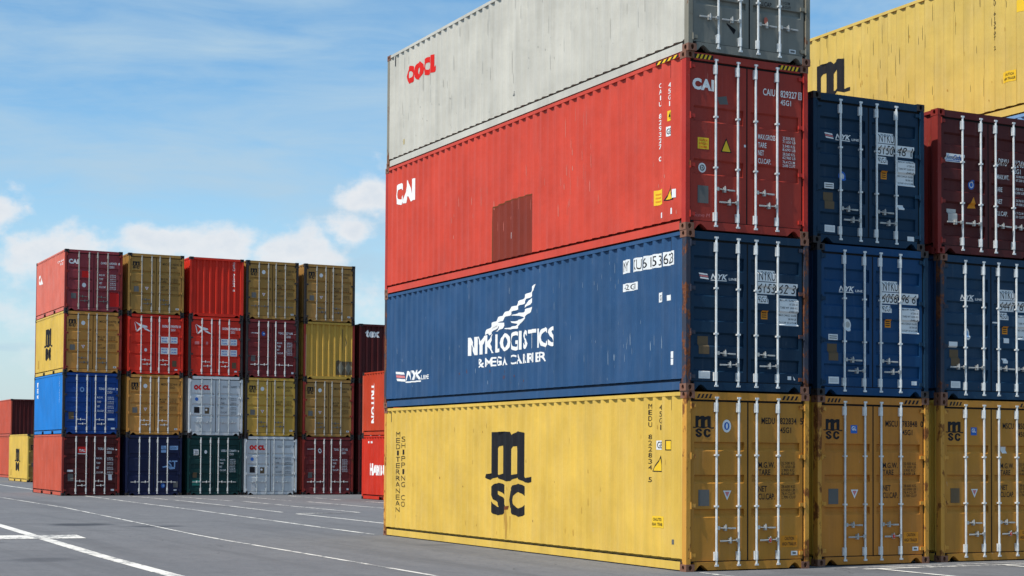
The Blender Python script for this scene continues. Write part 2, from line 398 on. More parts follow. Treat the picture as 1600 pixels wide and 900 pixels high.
def handle_mesh(x, z, d):
    m = MB()
    m.box(min(x, x+d*.05), max(x, x+d*.05), -.022, .010, z-.030, z+.030)
    m.cyl((x+d*.03, -.010, z), (x+d*.37, -.006, z-.012), .0105, 6)
    m.box(x+d*.17-.022, x+d*.17+.022, -.016, DY, z-.048, z+.036)
    m.cyl((x+d*.17, -.022, z-.02), (x+d*.17, -.016, z+.055), .010, 6)
    m.box(min(x+d*.24, x+d*.37), max(x+d*.24, x+d*.37), -.014, -.004, z-.022, z+.006)
    return m
def hinge_mesh(x, z, side):
    m = MB(); a, b = (x-.005, x+.095) if side < 0 else (x-.095, x+.005)
    m.box(a, b, .006, DY, z-.030, z+.030); m.cyl((x, .004, z-.055), (x, .004, z+.055), .016, 6)
    return m
def sill_mesh(H):
    pts = [(.17, .03), (.175, .10), (.21, .10), (.27, .125), (.33, .10), (.40, .022)]
    pts = [(.162, .02), (.162, .15), (W-.162, .15), (W-.162, .02), (W-.185, .02), (W-.24, .085), (W-.29, .11), (W-.34, .085), (W-.42, .02),
           (.42, .02), (.34, .085), (.29, .11), (.24, .085), (.185, .02)]
    return MB().prism_y(pts, .004, .12)

def text_bm(s, bold=.0, shear=0.):
    cu = bpy.data.curves.new('t', 'FONT'); cu.body = s; cu.offset = bold; cu.resolution_u = 3; cu.shear = shear; cu.space_character = 1.0+bold*2
    ob = bpy.data.objects.new('t', cu); COL.objects.link(ob)
    dg = bpy.context.evaluated_depsgraph_get(); me = bpy.data.meshes.new_from_object(ob.evaluated_get(dg))
    bm = bmesh.new(); bm.from_mesh(me); bpy.data.objects.remove(ob); bpy.data.curves.remove(cu); bpy.data.meshes.remove(me)
    return bm
def ngon_bm(polys):
    bm = bmesh.new()
    for p in polys:
        try: bm.faces.new([bm.verts.new((x, y, 0)) for x, y in p])
        except ValueError: pass
    bmesh.ops.triangulate(bm, faces=bm.faces[:]); return bm
TCACHE = {}
def fit_bm(bm, a0, b0, a1, b1):
    xs = [v.co.x for v in bm.verts]; ys = [v.co.y for v in bm.verts]
    if not xs: return []
    x0, x1, y0, y1 = min(xs), max(xs), min(ys), max(ys)
    for v in bm.verts:
        v.co.x = a0+(a1-a0)*(v.co.x-x0)/max(1e-6, x1-x0); v.co.y = b0+(b1-b0)*(v.co.y-y0)/max(1e-6, y1-y0)

class Wall:
    """collects writing for one wall: (a,b) -> 3D, broken at the folds of the sheet"""
    def __init__(s, kind, L, H, pr=None):
        s.kind, s.L, s.H, s.pr = kind, L, H, pr; s.items = []
        s.ba = breaks(L)
    def p3(s, a, b, off):
        if s.kind == 'side': return (prof(a, s.ba, SI, SD)-off, a, b)
        if s.kind == 'end': return (a, prof(a, EB, .03, .065)-off, b)
        if s.kind == 'head': return (a, .004-off, b)
        if s.kind == 'rail': return (.002-off, a, b)
        return (a+.03, DY+pz(s.pr, b)-off, b)
    def finish(s, bm, off):
        if s.kind in ('side', 'end'):
            lo = min(v.co.x for v in bm.verts); hi = max(v.co.x for v in bm.verts)
            cuts = [((t, 0, 0), (1, 0, 0)) for t, _ in (s.ba if s.kind == 'side' else EB)[2] if lo < t < hi]
        elif s.kind == 'door':
            lo = min(v.co.y for v in bm.verts); hi = max(v.co.y for v in bm.verts)
            cuts = [((0, t, 0), (0, 1, 0)) for t, _ in s.pr if lo < t < hi]
        else: cuts = []
        for co, no in cuts:
            bmesh.ops.bisect_plane(bm, geom=bm.verts[:]+bm.edges[:]+bm.faces[:], plane_co=co, plane_no=no)
        for v in bm.verts: v.co = Vector(s.p3(v.co.x, v.co.y, off))
    def put(s, name, mat, bm, off=.004, merge=True, label=None):
        if not bm.verts: bm.free(); return
        a = sum(v.co.x for v in bm.verts)/len(bm.verts)
        s.finish(bm, off); s.items.append((name, mat, bm, a, merge, label))
    def text(s, t, a0, b0, a1, b1, mat, bold=.0, off=.004, shear=0., name='lettering', merge=True):
        bm = text_bm(t, bold, shear)
        if not bm.verts: bm.free(); return
        fit_bm(bm, a0, b0, a1, b1); s.put(name, mat, bm, off, merge)
    def vtext(s, t, a, btop, bbot, w, mat, bold=.0, off=.004):
        n = len(t); h = (btop-bbot)/n; sg = -1 if s.kind == 'side' else 1
        for i, ch in enumerate(t):
            if ch == ' ': continue
            k = .35 if ch in 'I1' else 1
            s.text(ch, a-sg*w/2*k, btop-h*(i+.86), a+sg*w/2*k, btop-h*(i+.08), mat, bold, off)
    def poly(s, polys, mat, off=.004, name='logo', merge=True, label=None):
        s.put(name, mat, ngon_bm(polys), off, merge, label)
    def rect(s, a0, b0, a1, b1, mat, off=.003, name='sticker', merge=False, label=None):
        s.poly([[(a0, b0), (a1, b0), (a1, b1), (a0, b1)]], mat, off, name, merge, label)
    def disc(s, a, b, ra, rb, mat, off=.003, name='sticker', n=16, merge=False):
        s.poly([[(a+ra*math.cos(2*math.pi*i/n), b+rb*math.sin(2*math.pi*i/n)) for i in range(n)]], mat, off, name, merge)
    def emit(s, choose):
        groups = {}
        for name, mat, bm, a, merge, label in s.items:
            par = choose(a)
            k = (name, mat.name, par.name) if merge else object()
            groups.setdefault(k, []).append((name, mat, bm, par, label))
        for L in groups.values():
            name, mat, _, par, label = L[0]; vs = []; fs = []
            for _, _, bm, _, _ in L:
                o = len(vs); bm.verts.index_update(); vs += [v.co[:] for v in bm.verts]
                fs += [tuple(v.index+o for v in f.verts) for f in bm.faces]; bm.free()
            me = bpy.data.meshes.new(name); me.from_pydata(vs, [], fs); me.materials.append(mat); me.update()
            ob = bpy.data.objects.new(name, me); COL.objects.link(ob); ob.parent = par
            if label: ob['label'] = label
        s.items = []

# black-letter m over sc, in its own units (x right, y down)
LOGO_M = [[(150,90),(218,88),(218,125),(262,85),(305,90),(322,125),(375,83),(428,100),(428,260),(368,260),(366,214),(345,217),(323,250),(322,260),(247,260),(246,208),(224,217),(205,245),(203,260),(150,260)],
 [(150,260),(203,260),(203,455),(150,455)], [(247,260),(322,260),(322,455),(247,455)], [(368,260),(428,260),(428,455),(368,455)],
 [(150,455),(203,455),(225,470),(247,462),(247,455),(322,455),(322,468),(345,462),(368,455),(428,455),(428,478),(452,488),(487,475),(487,520),(468,528),(430,522),(370,487),(320,515),(290,522),(245,512),(200,487),(160,505),(130,516),(100,495),(108,465),(150,478)]]
LOGO_S = [[(195,522),(238,524),(262,570),(270,622),(228,625),(222,592),(208,580),(196,604),(214,640),(258,690),(272,730),(265,770),(235,822),(190,822),(160,780),(148,708),(190,706),(200,750),(215,762),(226,742),(214,712),(165,655),(148,610),(155,570)]]
LOGO_C = [[(365,528),(400,545),(425,590),(425,640),(384,642),(382,606),(365,586),(346,612),(343,700),(350,745),(368,762),(384,736),(384,716),(425,714),(425,760),(405,810),(370,835),(330,810),(305,760),(298,680),(305,590),(330,545)]]
def m_logo(w, a0, b0, a1, b1, mat=None, off=.004, parts='msc', name='logo'):
    P = (LOGO_M if 'm' in parts else [])+(LOGO_S+LOGO_C if 's' in parts else [])
    f = lambda p: (a0+(a1-a0)*(p[0]-100)/387, b1+(b0-b1)*(p[1]-83)/752)
    w.poly([[f(p) for p in q] for q in P], mat or K, off, name)

WING = [[(522,105),(500,125),(488,160),(450,180),(440,205),(400,228),(390,252),(350,262),(335,290),(300,300),(290,322),(255,335),(245,360),(212,375),(208,402),(180,425),(165,470),(188,455),(215,430),(250,400),(264,374),(292,362),(302,337),(345,324),(362,297),(402,282),(412,257),(450,240),(464,212),(490,197),(500,172),(514,150)],
 [(494,204),(476,222),(468,246),(443,272),(450,282),(482,254),(498,232)],
 [(495,272),(455,290),(438,310),(400,312),(358,326),(420,335),(440,347),(424,362),(380,373),(343,370),(370,385),(396,394),(384,408),(340,418),(298,424),(350,433),(396,429),(420,402),(434,372),(456,345),(486,310)],
 [(300,376),(270,374),(246,394),(216,424),(190,455),(196,468),(222,444),(250,418),(276,402),(272,420),(240,440),(262,442),(290,422),(302,400)]]
def wing(w, off=.004):
    # from its own drawing units to metres on the wall
    f = lambda p: (7.15-(p[0]-166)*.00589-(468-p[1])*.0, 1.335+(468-p[1])*.00252-(p[0]-166)*.0002)
    w.poly([[f(p) for p in q] for q in WING], Wt, off, 'logo')
def small_line_logo(w, a0, b, sc=1.0, stripes=True, sg=1, name='logo'):
    if stripes:
        for i, (m, dz) in enumerate(((Wt, .0), (Pk, -.034), (Wt, -.068))):
            x = a0+sg*.012*i*sc; z = b+dz*sc
            w.poly([[(x, z), (x+sg*.17*sc, z-.012*sc), (x+sg*.18*sc, z-.036*sc), (x+sg*.01*sc, z-.024*sc)]], m, .004, name)
    w.text('NYK', a0+sg*.24*sc, b-.095*sc, a0+sg*.58*sc, b-.005*sc, Wt, .03, shear=.3)
    w.text('LINE', a0+sg*.60*sc, b-.098*sc, a0+sg*.76*sc, b-.058*sc, Wt, .02)
    w.rect(a0+sg*.24*sc, b-.118*sc, a0+sg*.56*sc, b-.105*sc, Wt, .004, 'lettering', True)

# ------------------------------------------------------------------ the container
def container(name, label, group, x, y, z, L, H, side, doormat, style=None, post=None, cast=None, front='doors', barmat=None,
              right=None, marks=None, sidemarks=None, small=False, pockets=False, cat='shipping container', handles='split', bar_r=.019, sidelabel=None):
    """x,y,z: front left bottom corner. The doors look toward -y, the long left wall toward -x."""
    t = bpy.data.objects.new(name, None); COL.objects.link(t); jr = random.Random(label)
    t.location = (x+W/2+jr.uniform(-.012, .012), y+L/2+jr.uniform(-.018, .018), z); t.rotation_euler.z = R(jr.uniform(-.05, .05))
    t.empty_display_size = .3
    t['label'] = label; t['category'] = cat; t['group'] = group
    loc = (-W/2, -L/2, 0); post = post or side; cast = cast or C['castd']; barmat = barmat or GALV
    k = (round(L, 2), round(H, 3)); ba = breaks(L); zb, zt = .20, H-.072
    sideL = part('side_wall', ('L', k), lambda: wave(ba, zb, zt, lambda p, u, z: (SI+SD*u, p, z), 3.0), side, t, loc, sidelabel)
    part('side_wall', ('R', k), lambda: wave(ba, zb, zt, lambda p, u, z: (W-SI-SD*u, p, z), 3.0), right or side, t, loc)
    def rf():
        m = MB(); a, b = .15, L-.15; n = int((b-a)/.42)
        for i in range(n):
            p = a+(b-a)*i/n; q = a+(b-a)*(i+1)/n; h = q-p
            for (s, zs), (e, ze) in (((0, 0), (.35, 0)), ((.35, 0), (.42, -.018)), ((.42, -.018), (.93, -.018)), ((.93, -.018), (1, 0))):
                m.add([(.05, p+h*s, H-.02+zs), (W-.05, p+h*s, H-.02+zs), (W-.05, p+h*e, H-.02+ze), (.05, p+h*e, H-.02+ze)], [(0, 1, 2, 3)])
        return m
    part('roof', k, rf, side, t, loc)
    part('floor', k, lambda: MB().box(.06, W-.06, .1, L-.1, .10, .16), C['castd'], t, loc)
    for sgn, n in ((0, 'L'), (1, 'R')):
        X = (lambda v: W-v) if sgn else (lambda v: v)
        xs = lambda a, b: (min(X(a), X(b)), max(X(a), X(b)))
        part('top_rail', (n, k), lambda: MB().box(*xs(.002, .06), .178, L-.178, H-.074, H-.014), side, t, loc)
        def br():
            m = MB(); segs = [(.178, L-.178)]
            if pockets:
                c = L/2; segs = [(.178, c-1.22), (c-.80, c+.80), (c+1.22, L-.178)]
            for a, b in segs: m.box(*xs(.002, .014), a, b, .02, .152)
            m.box(*xs(.115, .13), .16, L-.16, .03, .21)
            if pockets: 
                for s in (-1, 1): m.box(*xs(.002, .014), L/2+s*1.015-.175, L/2+s*1.015+.175, .138, .152)
            return m
        part('bottom_rail', (n, k, pockets), br, side, t, loc)
        for yy, e in ((0, 'F'), (L, 'B')):
            ys = (0.002, .122) if e == 'F' else (L-.122, L-.002)
            part('corner_post', (n, e, k), lambda: MB().box(*xs(.002, .085), *ys, .118, H-.118), post, t, loc)
            for zz in (0, H-.118):
                o = part('corner_fitting', (n, e, zz > 0), lambda: fitting(sgn == 1, e == 'B', zz > 0), cast, t,
                         (loc[0]+(W+.003 if sgn else -.003), loc[1]+(L+.003 if e == 'B' else -.003), zz))
    # far end
    part('end_wall', ('B', k), lambda: wave((EB[0], EB[1], EB[2]), .15, H-.10, lambda p, u, z: (p, L-.03-.045*u, z), 1), side, t, loc)
    part('end_header', ('B', k), lambda: MB().box(.162, W-.162, L-.09, L-.004, H-.11, H-.014).box(.162, W-.162, L-.09, L-.004, .02, .16), side, t, loc)
    doors = []
    if front == 'doors':
        pr = door_profile(style, H)
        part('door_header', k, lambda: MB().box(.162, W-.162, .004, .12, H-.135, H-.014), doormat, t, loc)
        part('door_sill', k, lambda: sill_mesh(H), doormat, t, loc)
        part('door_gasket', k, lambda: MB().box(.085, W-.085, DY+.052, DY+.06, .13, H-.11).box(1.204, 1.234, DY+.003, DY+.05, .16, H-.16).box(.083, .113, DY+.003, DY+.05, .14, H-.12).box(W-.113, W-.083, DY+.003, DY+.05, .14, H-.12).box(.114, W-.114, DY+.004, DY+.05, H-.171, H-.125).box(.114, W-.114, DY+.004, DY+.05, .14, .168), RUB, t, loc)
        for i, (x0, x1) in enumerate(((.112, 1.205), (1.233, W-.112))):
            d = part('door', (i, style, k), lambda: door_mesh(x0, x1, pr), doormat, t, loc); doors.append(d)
            for j in (0, 1):
                bx = BARS[2*i+j]
                part('locking_bar', (i, j, k, bar_r), lambda: bar_mesh(bx, H, bar_r), barmat, d)
                if handles == 'split': hz, dr = ((.24*H, 1), (.17*H, -1))[j]
                else: hz, dr = .225*H, (1 if i == 0 and j == 0 else (-1 if j == 0 else (-1 if i == 0 else 1)))
                if handles == 'line': hz, dr = .225*H, (-1 if i == 0 and j == 0 else (-1 if i == 0 else 1))
                part('handle', (i, j, k, hz, dr), lambda: handle_mesh(bx, hz, dr), GALVD if not small else (Gy if barmat.name == 'dull_bar' else barmat), d)
            for hz in (.09, .365, .64, .92):
                hx = .09 if i == 0 else W-.09
                part('hinge', (i, round(hz*H, 2)), lambda: hinge_mesh(hx, hz*H, -1 if i == 0 else 1), post, d)
        if marks:
            w = Wall('door', L, H, pr); h = Wall('head', L, H)
            marks(w, h); w.emit(lambda a: doors[0] if a < 1.219 else doors[1])
            hd = [c for c in t.children if c.name.startswith('door_header')]
            h.emit(lambda a: hd[0])
    else:
        ew = part('end_wall', ('F', k), lambda: wave(EB, .15, H-.10, lambda p, u, z: (p, .03+.065*u, z), 1), doormat, t, loc)
        part('end_header', ('F', k), lambda: MB().box(.162, W-.162, .004, .09, H-.11, H-.014), doormat, t, loc)
        part('end_sill', ('F', k), lambda: sill_mesh(H), doormat, t, loc)
        if marks:
            w = Wall('end', L, H); marks(w, None); w.emit(lambda a: ew)
    if sidemarks:
        w = Wall('side', L, H); sidemarks(w); w.emit(lambda a: sideL)
        if hasattr(w, 'rail'):
            tr = [c for c in t.children if c.name.startswith('top_rail')][0]; w.rail.emit(lambda a: tr)
    return t

# ------------------------------------------------------------------ writing of each kind
def stripes(h, a0, a1, b0, b1, mat, n=4, back=None):
    if back: h.rect(a0-.03*(1 if a1 > a0 else -1), b0, a1+.03*(1 if a1 > a0 else -1), b1, back, .002, 'warning_stripe', True)
    w = (a1-a0)/n
    h.poly([[(a0+w*i, b0), (a0+w*(i+.5), b0), (a0+w*(i+.95), b1), (a0+w*(i+.45), b1)] for i in range(n)], mat, .004, 'warning_stripe')
def num_block(w, rows, a0, a1, b_top, dh, hh, mat, bold=.01):
    for i, r in enumerate(rows):
        if r: w.text(r, a0, b_top-dh*i-hh, a0+(a1-a0)*(.55+.45*len(r)/9), b_top-dh*i, mat, bold)
def yellow_doors(prefix, num, chk, typ='45G1', sticker='oval', hazard=True, H=2.896, mat=None, big=True, plate=Gy, caution=True, white=False):
    def f(w, h):
        k = H/2.896; z = lambda v: v*k; mt = mat or K
        m_logo(w, .11, z(2.15), .52, z(2.50), K)
        if sticker == 'oval': w.disc(.77, z(2.34), .085, .105*k, Wl); w.disc(.77, z(2.34), .052, .065*k, Bl, .005); w.disc(.77, z(2.34), .02, .045*k, Wl, .007)
        elif sticker == 'blue': w.rect(.70, z(2.26), .84, z(2.40), Bl); w.text('GL', .72, z(2.31), .82, z(2.38), Wt, .02, .005)
        elif sticker == 'white': w.disc(.77, z(2.34), .085, .10*k, Wl)
        bo = .012
        w.text(prefix, 1.46, z(2.385), 1.73, z(2.49), mt, bo); w.text(num, 1.835, z(2.385), 2.17, z(2.49), mt, bo)
        w.text(chk, 2.245, z(2.385), 2.30, z(2.49), mt, bo)
        w.text(typ, 1.835, z(2.24), 2.06, z(2.335), mt, bo)
        w.text('M.G.W.', 1.40, z(1.665), 1.73, z(1.76), mt, bo); w.text('TARE', 1.40, z(1.545), 1.64, z(1.64), mt, bo)
        w.text('NET', 1.40, z(1.275), 1.57, z(1.37), mt, bo); w.text('CU.CAP.', 1.40, z(1.145), 1.73, z(1.245), mt, bo)
        num_block(w, ['32.500 KG', '71.650 LB', '3.900 KG', '8.600 LB'], 1.86, 2.14, z(1.765), z(.058), z(.045), mt, .0)
        num_block(w, ['28.600 KG', '63.050 LB', '76.4 CU.M', '2.700 CU.F'], 1.86, 2.14, z(1.38), z(.058), z(.045), mt, .0)
        w.rect(.22, z(1.05), .43, z(1.31), plate, .005, 'data_plate')
        w.poly([[(.70, z(1.295)), (.86, z(1.295)), (.78, z(1.14))]], Wl, .004, 'sticker', False)
        w.poly([[(.735, z(1.275)), (.825, z(1.275)), (.78, z(1.19))]], Pk, .006, 'sticker', False)
        if caution:
            w.rect(1.86, .36*k, 2.19, .55*k, Or, .003, 'warning_sticker')
            w.text('CAUTION', 1.93, .475*k, 2.12, .53*k, K, .01, .005); w.text('HIGH TRAILER', 1.88, .385*k, 2.17, .44*k, K, .01, .005)
        if hazard: w.disc(1.60, .485, .026, .034, Rd, .062, 'seal_tag')
        w.rect(2.06, .225, 2.19, .295, Wl, .003); w.rect(2.09, .245, 2.16, .275, Gy, .005)
        if white: w.rect(1.45, 1.94, 1.57, 2.06, Wl)
        if hazard:
            stripes(h, .20, .50, H-.115, H-.045, K); stripes(h, 1.88, 2.22, H-.115, H-.045, K)
    return f
def red_doors(w, h):
    w.text('CAI', .115, 2.285, .535, 2.475, Wt, .055)
    w.poly([[(.60, 2.20), (.78, 2.235), (.815, 2.10), (.64, 2.085)]], Gy, .003, 'sticker', False, 'faded grey sticker')
    w.text('CAIU', 1.51, 2.33, 1.755, 2.445, Wt, .012); w.text('829327', 1.865, 2.33, 2.20, 2.445, Wt, .012)
    w.rect(2.23, 2.325, 2.30, 2.45, Wt, .003, 'lettering', True); w.rect(2.242, 2.338, 2.288, 2.437, C['redshade'], .005, 'lettering', True)
    w.text('0', 2.249, 2.345, 2.28, 2.43, Wt, .0, .007)
    w.text('45G1', 1.865, 2.20, 2.08, 2.29, Wt, .012)
    for s, b in (('MAX.GROSS', 1.59), ('TARE', 1.455), ('NET', 1.325), ('CU.CAP.', 1.19)):
        w.text(s, 1.41, b, 1.41+{9: .35, 4: .17, 3: .12, 7: .26}[len(s)], b+.085, Wt, .012)
    for i, (s, q) in enumerate((('32.500 KG', '71.650 LB'), ('3.940 KG', '8.690 LB'), ('28.560 KG', '62.960 LB'), ('76.4 CU.M', '2.698 CU.FT'))):
        b = 1.63-i*.133; w.text(s, 1.91, b, 2.16, b+.048, Wt, .006); w.text(q, 1.91, b-.06, 2.17, b-.012, Wt, .006)
    w.rect(.22, 1.33, .435, 1.515, Yl, .003, 'warning_sticker')
    for i, s in enumerate(('CAUTION', 'HIGH', 'CONTAINER')): w.text(s, .25, 1.455-i*.055, .405, 1.49-i*.055, Rd, .01, .005)
    w.poly([[(.67, 1.31), (.885, 1.31), (.777, 1.55)]], K, .003, 'warning_sticker', False)
    w.poly([[(.695, 1.325), (.86, 1.325), (.777, 1.51)]], Yl, .005, 'warning_sticker', False)
    w.disc(.33, 1.03, .075, .08, Wl); w.disc(.33, 1.03, .048, .052, Gy, .005); w.text('D', .305, 1.0, .355, 1.06, Wt, .02, .007)
    w.rect(.22, .45, .43, .735, Gy, .005, 'data_plate', label='grey steel data plate')
    w.text('Steve M', .15, .225, .46, .285, Pk, -.01, shear=.2)
    w.rect(1.13, 1.43, 1.165, 1.47, Wl, .003)
    stripes(h, .19, .50, 2.787, 2.86, Yl, 4, K); stripes(h, 1.86, 2.25, 2.787, 2.86, Yl, 5, K)
def line_doors(l1, l2, l3, cargo=True, strip=True, extra=0):
    def f(w, h):
        if strip: small_line_logo(w, .23, 1.91, .98)
        else: small_line_logo(w, .22, 1.89, .98, False)
        w.rect(1.395, 1.835, 1.765, 2.025, Wl, .003, 'label_panel'); w.text(l1, 1.42, 1.85, 1.75, 2.005, K, .0, .005)
        w.rect(1.395, 1.63, 1.775, 1.822, Wl, .003, 'label_panel'); w.text(l2, 1.425, 1.65, 1.765, 1.80, K, .0, .005)
        w.rect(1.83, 1.63, 2.205, 1.822, Wl, .003, 'label_panel')
        w.text(l3, 1.845, 1.655, 2.18, 1.80, K, .0, .005)
        w.rect(1.395, 1.47, 1.61, 1.605, Wl, .003, 'label_panel'); w.text('42G1', 1.405, 1.49, 1.595, 1.59, K, .0, .005)
        w.rect(1.835, 1.12, 2.225, 1.575, Wl, .003, 'label_panel', label='white panel of weights')
        rows = ('MAX.WT 30.480 KG', '67.200 LB', 'TARE WT 3.830 KG', '8.440 LB', 'MAX CARGO 26.650', '58.760 LB', 'CU.CAP. 67.6 CU.M')
        for i, s in enumerate(rows): 
            a = 1.85 if len(s) > 10 else 2.04
            w.text(s, a, 1.525-i*.061, 2.205, 1.558-i*.061, K, .004, .005)
        w.rect(1.49, 1.215, 1.62, 1.355, Or, .003, 'warning_sticker')
        for q in (1.32, 1.285, 1.25): w.rect(1.505, q-.008, 1.60, q+.008, K, .005, 'warning_sticker', True)
        w.rect(.235, .60, .44, .89, Br, .005, 'data_plate', label='brown data plate')
        w.rect(.235, .205, .455, .325, Wl, .003, 'label_panel'); w.rect(.255, .23, .43, .30, C['white'], .005, 'label_panel', True)
        if extra == 0:
            w.rect(2.0, .225, 2.075, .285, Wl, .003); w.poly([[(2.11, .29), (2.16, .225), (2.13, .22)]], Wl, .003, 'sticker', False)
        if extra == 1:
            w.disc(.64, 1.19, .08, .085, Bl); w.disc(.64, 1.19, .045, .05, C['white'], .005); w.rect(.23, .95, .43, 1.05, Wl, .003, 'label_panel')
            for q in (1.02, .985): w.rect(.25, q-.01, .41, q+.006, Gy, .005, 'label_panel', True)
            w.rect(1.85, .70, 1.985, .785, Wl, .003); w.rect(2.05, .16, 2.20, .24, Wl, .003)
        if extra == 2:
            w.disc(.66, 1.22, .085, .11, Wl); w.disc(.675, 1.23, .05, .055, GALVD, .005); w.rect(.23, .95, .43, 1.05, Wl, .003, 'label_panel')
            for q in (1.02, .985): w.rect(.25, q-.01, .41, q+.006, Gy, .005, 'label_panel', True)
            w.rect(2.05, .22, 2.17, .29, Wl, .003)
        if extra == 3:
            w.disc(.64, 1.18, .065, .11, Wl); w.disc(.64, 1.18, .04, .07, Pb, .005); w.rect(.19, .93, .39, 1.03, Wl, .003, 'label_panel')
            w.rect(1.49, 1.05, 1.62, 1.14, Wl, .003); w.rect(1.47, .68, 1.59, .77, Wl, .003); w.rect(1.22, 1.40, 1.34, 1.425, Wl, .003)
    return f
def maroon_doors(w, h):
    w.rect(.20, 1.67, .63, 1.81, Wl, .003, 'logo_panel'); w.text('Sea', .22, 1.71, .36, 1.79, Pb, .02, .005); w.text('Cube', .37, 1.71, .60, 1.79, Bl, .04, .005)
    w.rect(.22, 1.685, .61, 1.697, Bl, .005, 'logo_panel', True)
    w.disc(.82, 1.29, .075, .085, Bl); w.disc(.82, 1.29, .05, .058, Wl, .005); w.disc(.82, 1.29, .035, .04, Bl, .007)
    w.poly([[(.72, .86), (.92, .87), (.84, 1.07)]], Or, .003, 'warning_sticker', False)
    w.text('DRYU', 1.44, 1.70, 1.68, 1.82, Wt, .008); w.text('412465', 1.80, 1.70, 2.14, 1.82, Wt, .008); w.text('9', 2.2, 1.70, 2.25, 1.82, Wt, .008)
    w.text('42G1', 1.80, 1.58, 2.02, 1.67, Wt, .008)
    for s, b in (('MAX.WT.', 1.44), ('TARE', 1.22), ('NET', .99), ('CU.CAP.', .78)):
        w.text(s, 1.40, b, 1.40+.042*len(s), b+.085, Wt, .01)
    for i, (s, q) in enumerate((('30.480 KG', '67.200 LB'), ('3.720 KG', '8.200 LB'), ('26.760 KG', '59.000 LB'), ('67.7 CU.M', '2.391 CU.FT'))):
        b = 1.50-i*.222; w.text(s, 1.86, b, 2.08, b+.045, Wt, .004); w.text(q, 1.86, b-.07, 2.10, b-.025, Wt, .004)
    w.rect(.235, .58, .45, .82, GALVD, .005, 'data_plate', label='bare metal data plate'); w.rect(2.1, .20, 2.2, .25, Wl, .003)
def grey_doors(w, h):
    w.text('OOCL', .15, 2.03, .72, 2.22, Rd, .05); w.text('OOLU', 1.45, 2.12, 1.72, 2.22, K, .01); w.text('794283 5', 1.84, 2.12, 2.28, 2.22, K, .01)
    w.text('42G1', 1.84, 1.99, 2.06, 2.08, K, .01)
    for s, b in (('MAX.GROSS', 1.42), ('TARE', 1.28), ('NET', 1.05), ('CU.CAP.', .905)): w.text(s, 1.36, b, 1.36+.041*len(s), b+.075, K, .008)
    for i, (s, q) in enumerate((('30.480 KG', '67.200 LB'), ('26.680 KG', '58.820 LB'))):
        w.text(s, 1.80, 1.44-i*.14, 2.03, 1.49-i*.14, K, .004); w.text(q, 1.80, 1.37-i*.14, 2.03, 1.42-i*.14, K, .004)
    w.text('67.5 CU.M', 1.80, .99, 2.01, 1.035, K, .004); w.text('2.385 CU.FT', 1.80, .92, 2.03, .965, K, .004)
    w.disc(1.50, .66, .04, .06, mark_mat('faded_red_sticker', (.45, .12, .08), .4), .03, 'seal_tag')
    w.rect(2.0, .185, 2.13, .25, Wl, .003); w.rect(2.02, .20, 2.11, .235, Gy, .005, 'label_panel', True)
    w.poly([[(.73, .52), (.88, .36), (.92, .44), (.905, .45), (.88, .385), (.74, .535)]], K, .003, 'scuff_mark')

# ------------------------------------------------------------------ ground and painted lines
def sheet(name, pts, z, mat, th=0):
    me = bpy.data.meshes.new(name); me.from_pydata([(x, y, z) for x, y in pts], [], [tuple(range(len(pts)))]); me.materials.append(mat); me.update()
    o = bpy.data.objects.new(name, me); COL.objects.link(o); o['kind'] = 'structure'; return o
sheet('ground', [(-900, -400), (900, -400), (900, 1500), (-900, 1500)], 0, asphalt())
def line(name, pts, w, mat, z=.004):
    ls = []; rs = []
    for i, p in enumerate(pts):
        a = Vector(pts[max(0, i-1)]); b = Vector(pts[min(len(pts)-1, i+1)]); d = (b-a).normalized(); n = Vector((-d.y, d.x))*w/2
        ls.append((p[0]+n.x, p[1]+n.y)); rs.append((p[0]-n.x, p[1]-n.y))
    me = bpy.data.meshes.new(name); n = len(pts)
    me.from_pydata([(x, y, z) for x, y in ls+rs], [], [(i, n+i, n+i+1, i+1) for i in range(n-1)]); me.materials.append(mat); me.update()
    o = bpy.data.objects.new(name, me); COL.objects.link(o); o['kind'] = 'structure'; return o
PF = road_paint('white_road_paint', .33); PW = road_paint('worn_white_road_paint', .48); PO = road_paint('old_white_road_paint', .62)
line('lane_line', [(-7.80, -12), (-7.76, 2), (-7.69, 7), (-7.25, 19.5), (-6.6, 34)], .25, PF)
sheet('stop_line', [(-11.5, 14.75), (-6.5, 14.3), (-6.62, 12.8), (-8.5, 12.95), (-11.5, 13.2)], .008, PF)
line('lane_line', [(-2.85, 46), (-2.97, 32), (-3.55, 21.2), (-3.98, 13.6), (-4.04, 11.3), (-4.05, 5.65), (-4.08, 1.65), (-4.12, -9)], .085, PW)
line('lane_line', [(.86, 45.7), (.74, 40.1), (.63, 35.7), (.55, 29.2), (.27, 21.9), (.02, 16.2), (-.10, 12.5)], .12, PW)
for pts, m in (([(2.55, 45.6), (2.75, 41.9), (2.75, 39.9)], PO), ([(2.86, 39.2), (2.80, 33), (2.55, 26.1)], PW), ([(4.3, 44.4), (4.65, 37.6)], PO),
               ([(4.92, 37.1), (4.88, 32), (4.84, 25.3)], PW), ([(7.0, 44.6), (6.95, 37.2)], PO), ([(2.52, 24.7), (2.53, 21.2), (2.4, 15.5)], PF),
               ([(7.18, 36.2), (7.15, 27)], PW), ([(9.4, 44.5), (9.3, 38)], PO), ([(9.55, 36.5), (9.5, 28)], PW)):
    line('bay_line', pts, .12, m)
line('bay_line', [(2.56, 24.8), (4.75, 25.2)], .22, PO, .008)
line('bay_line', [(4.9, 23.5), (4.85, 15)], .13, PW)
line('bay_line', [(1.6, 72), (.94, 55)], .17, PW)
line('bay_line', [(-2.2, 62), (-2.5, 50)], .13, PO)
line('bay_line', [(.17, -.15), (.12, -12)], .12, PF)
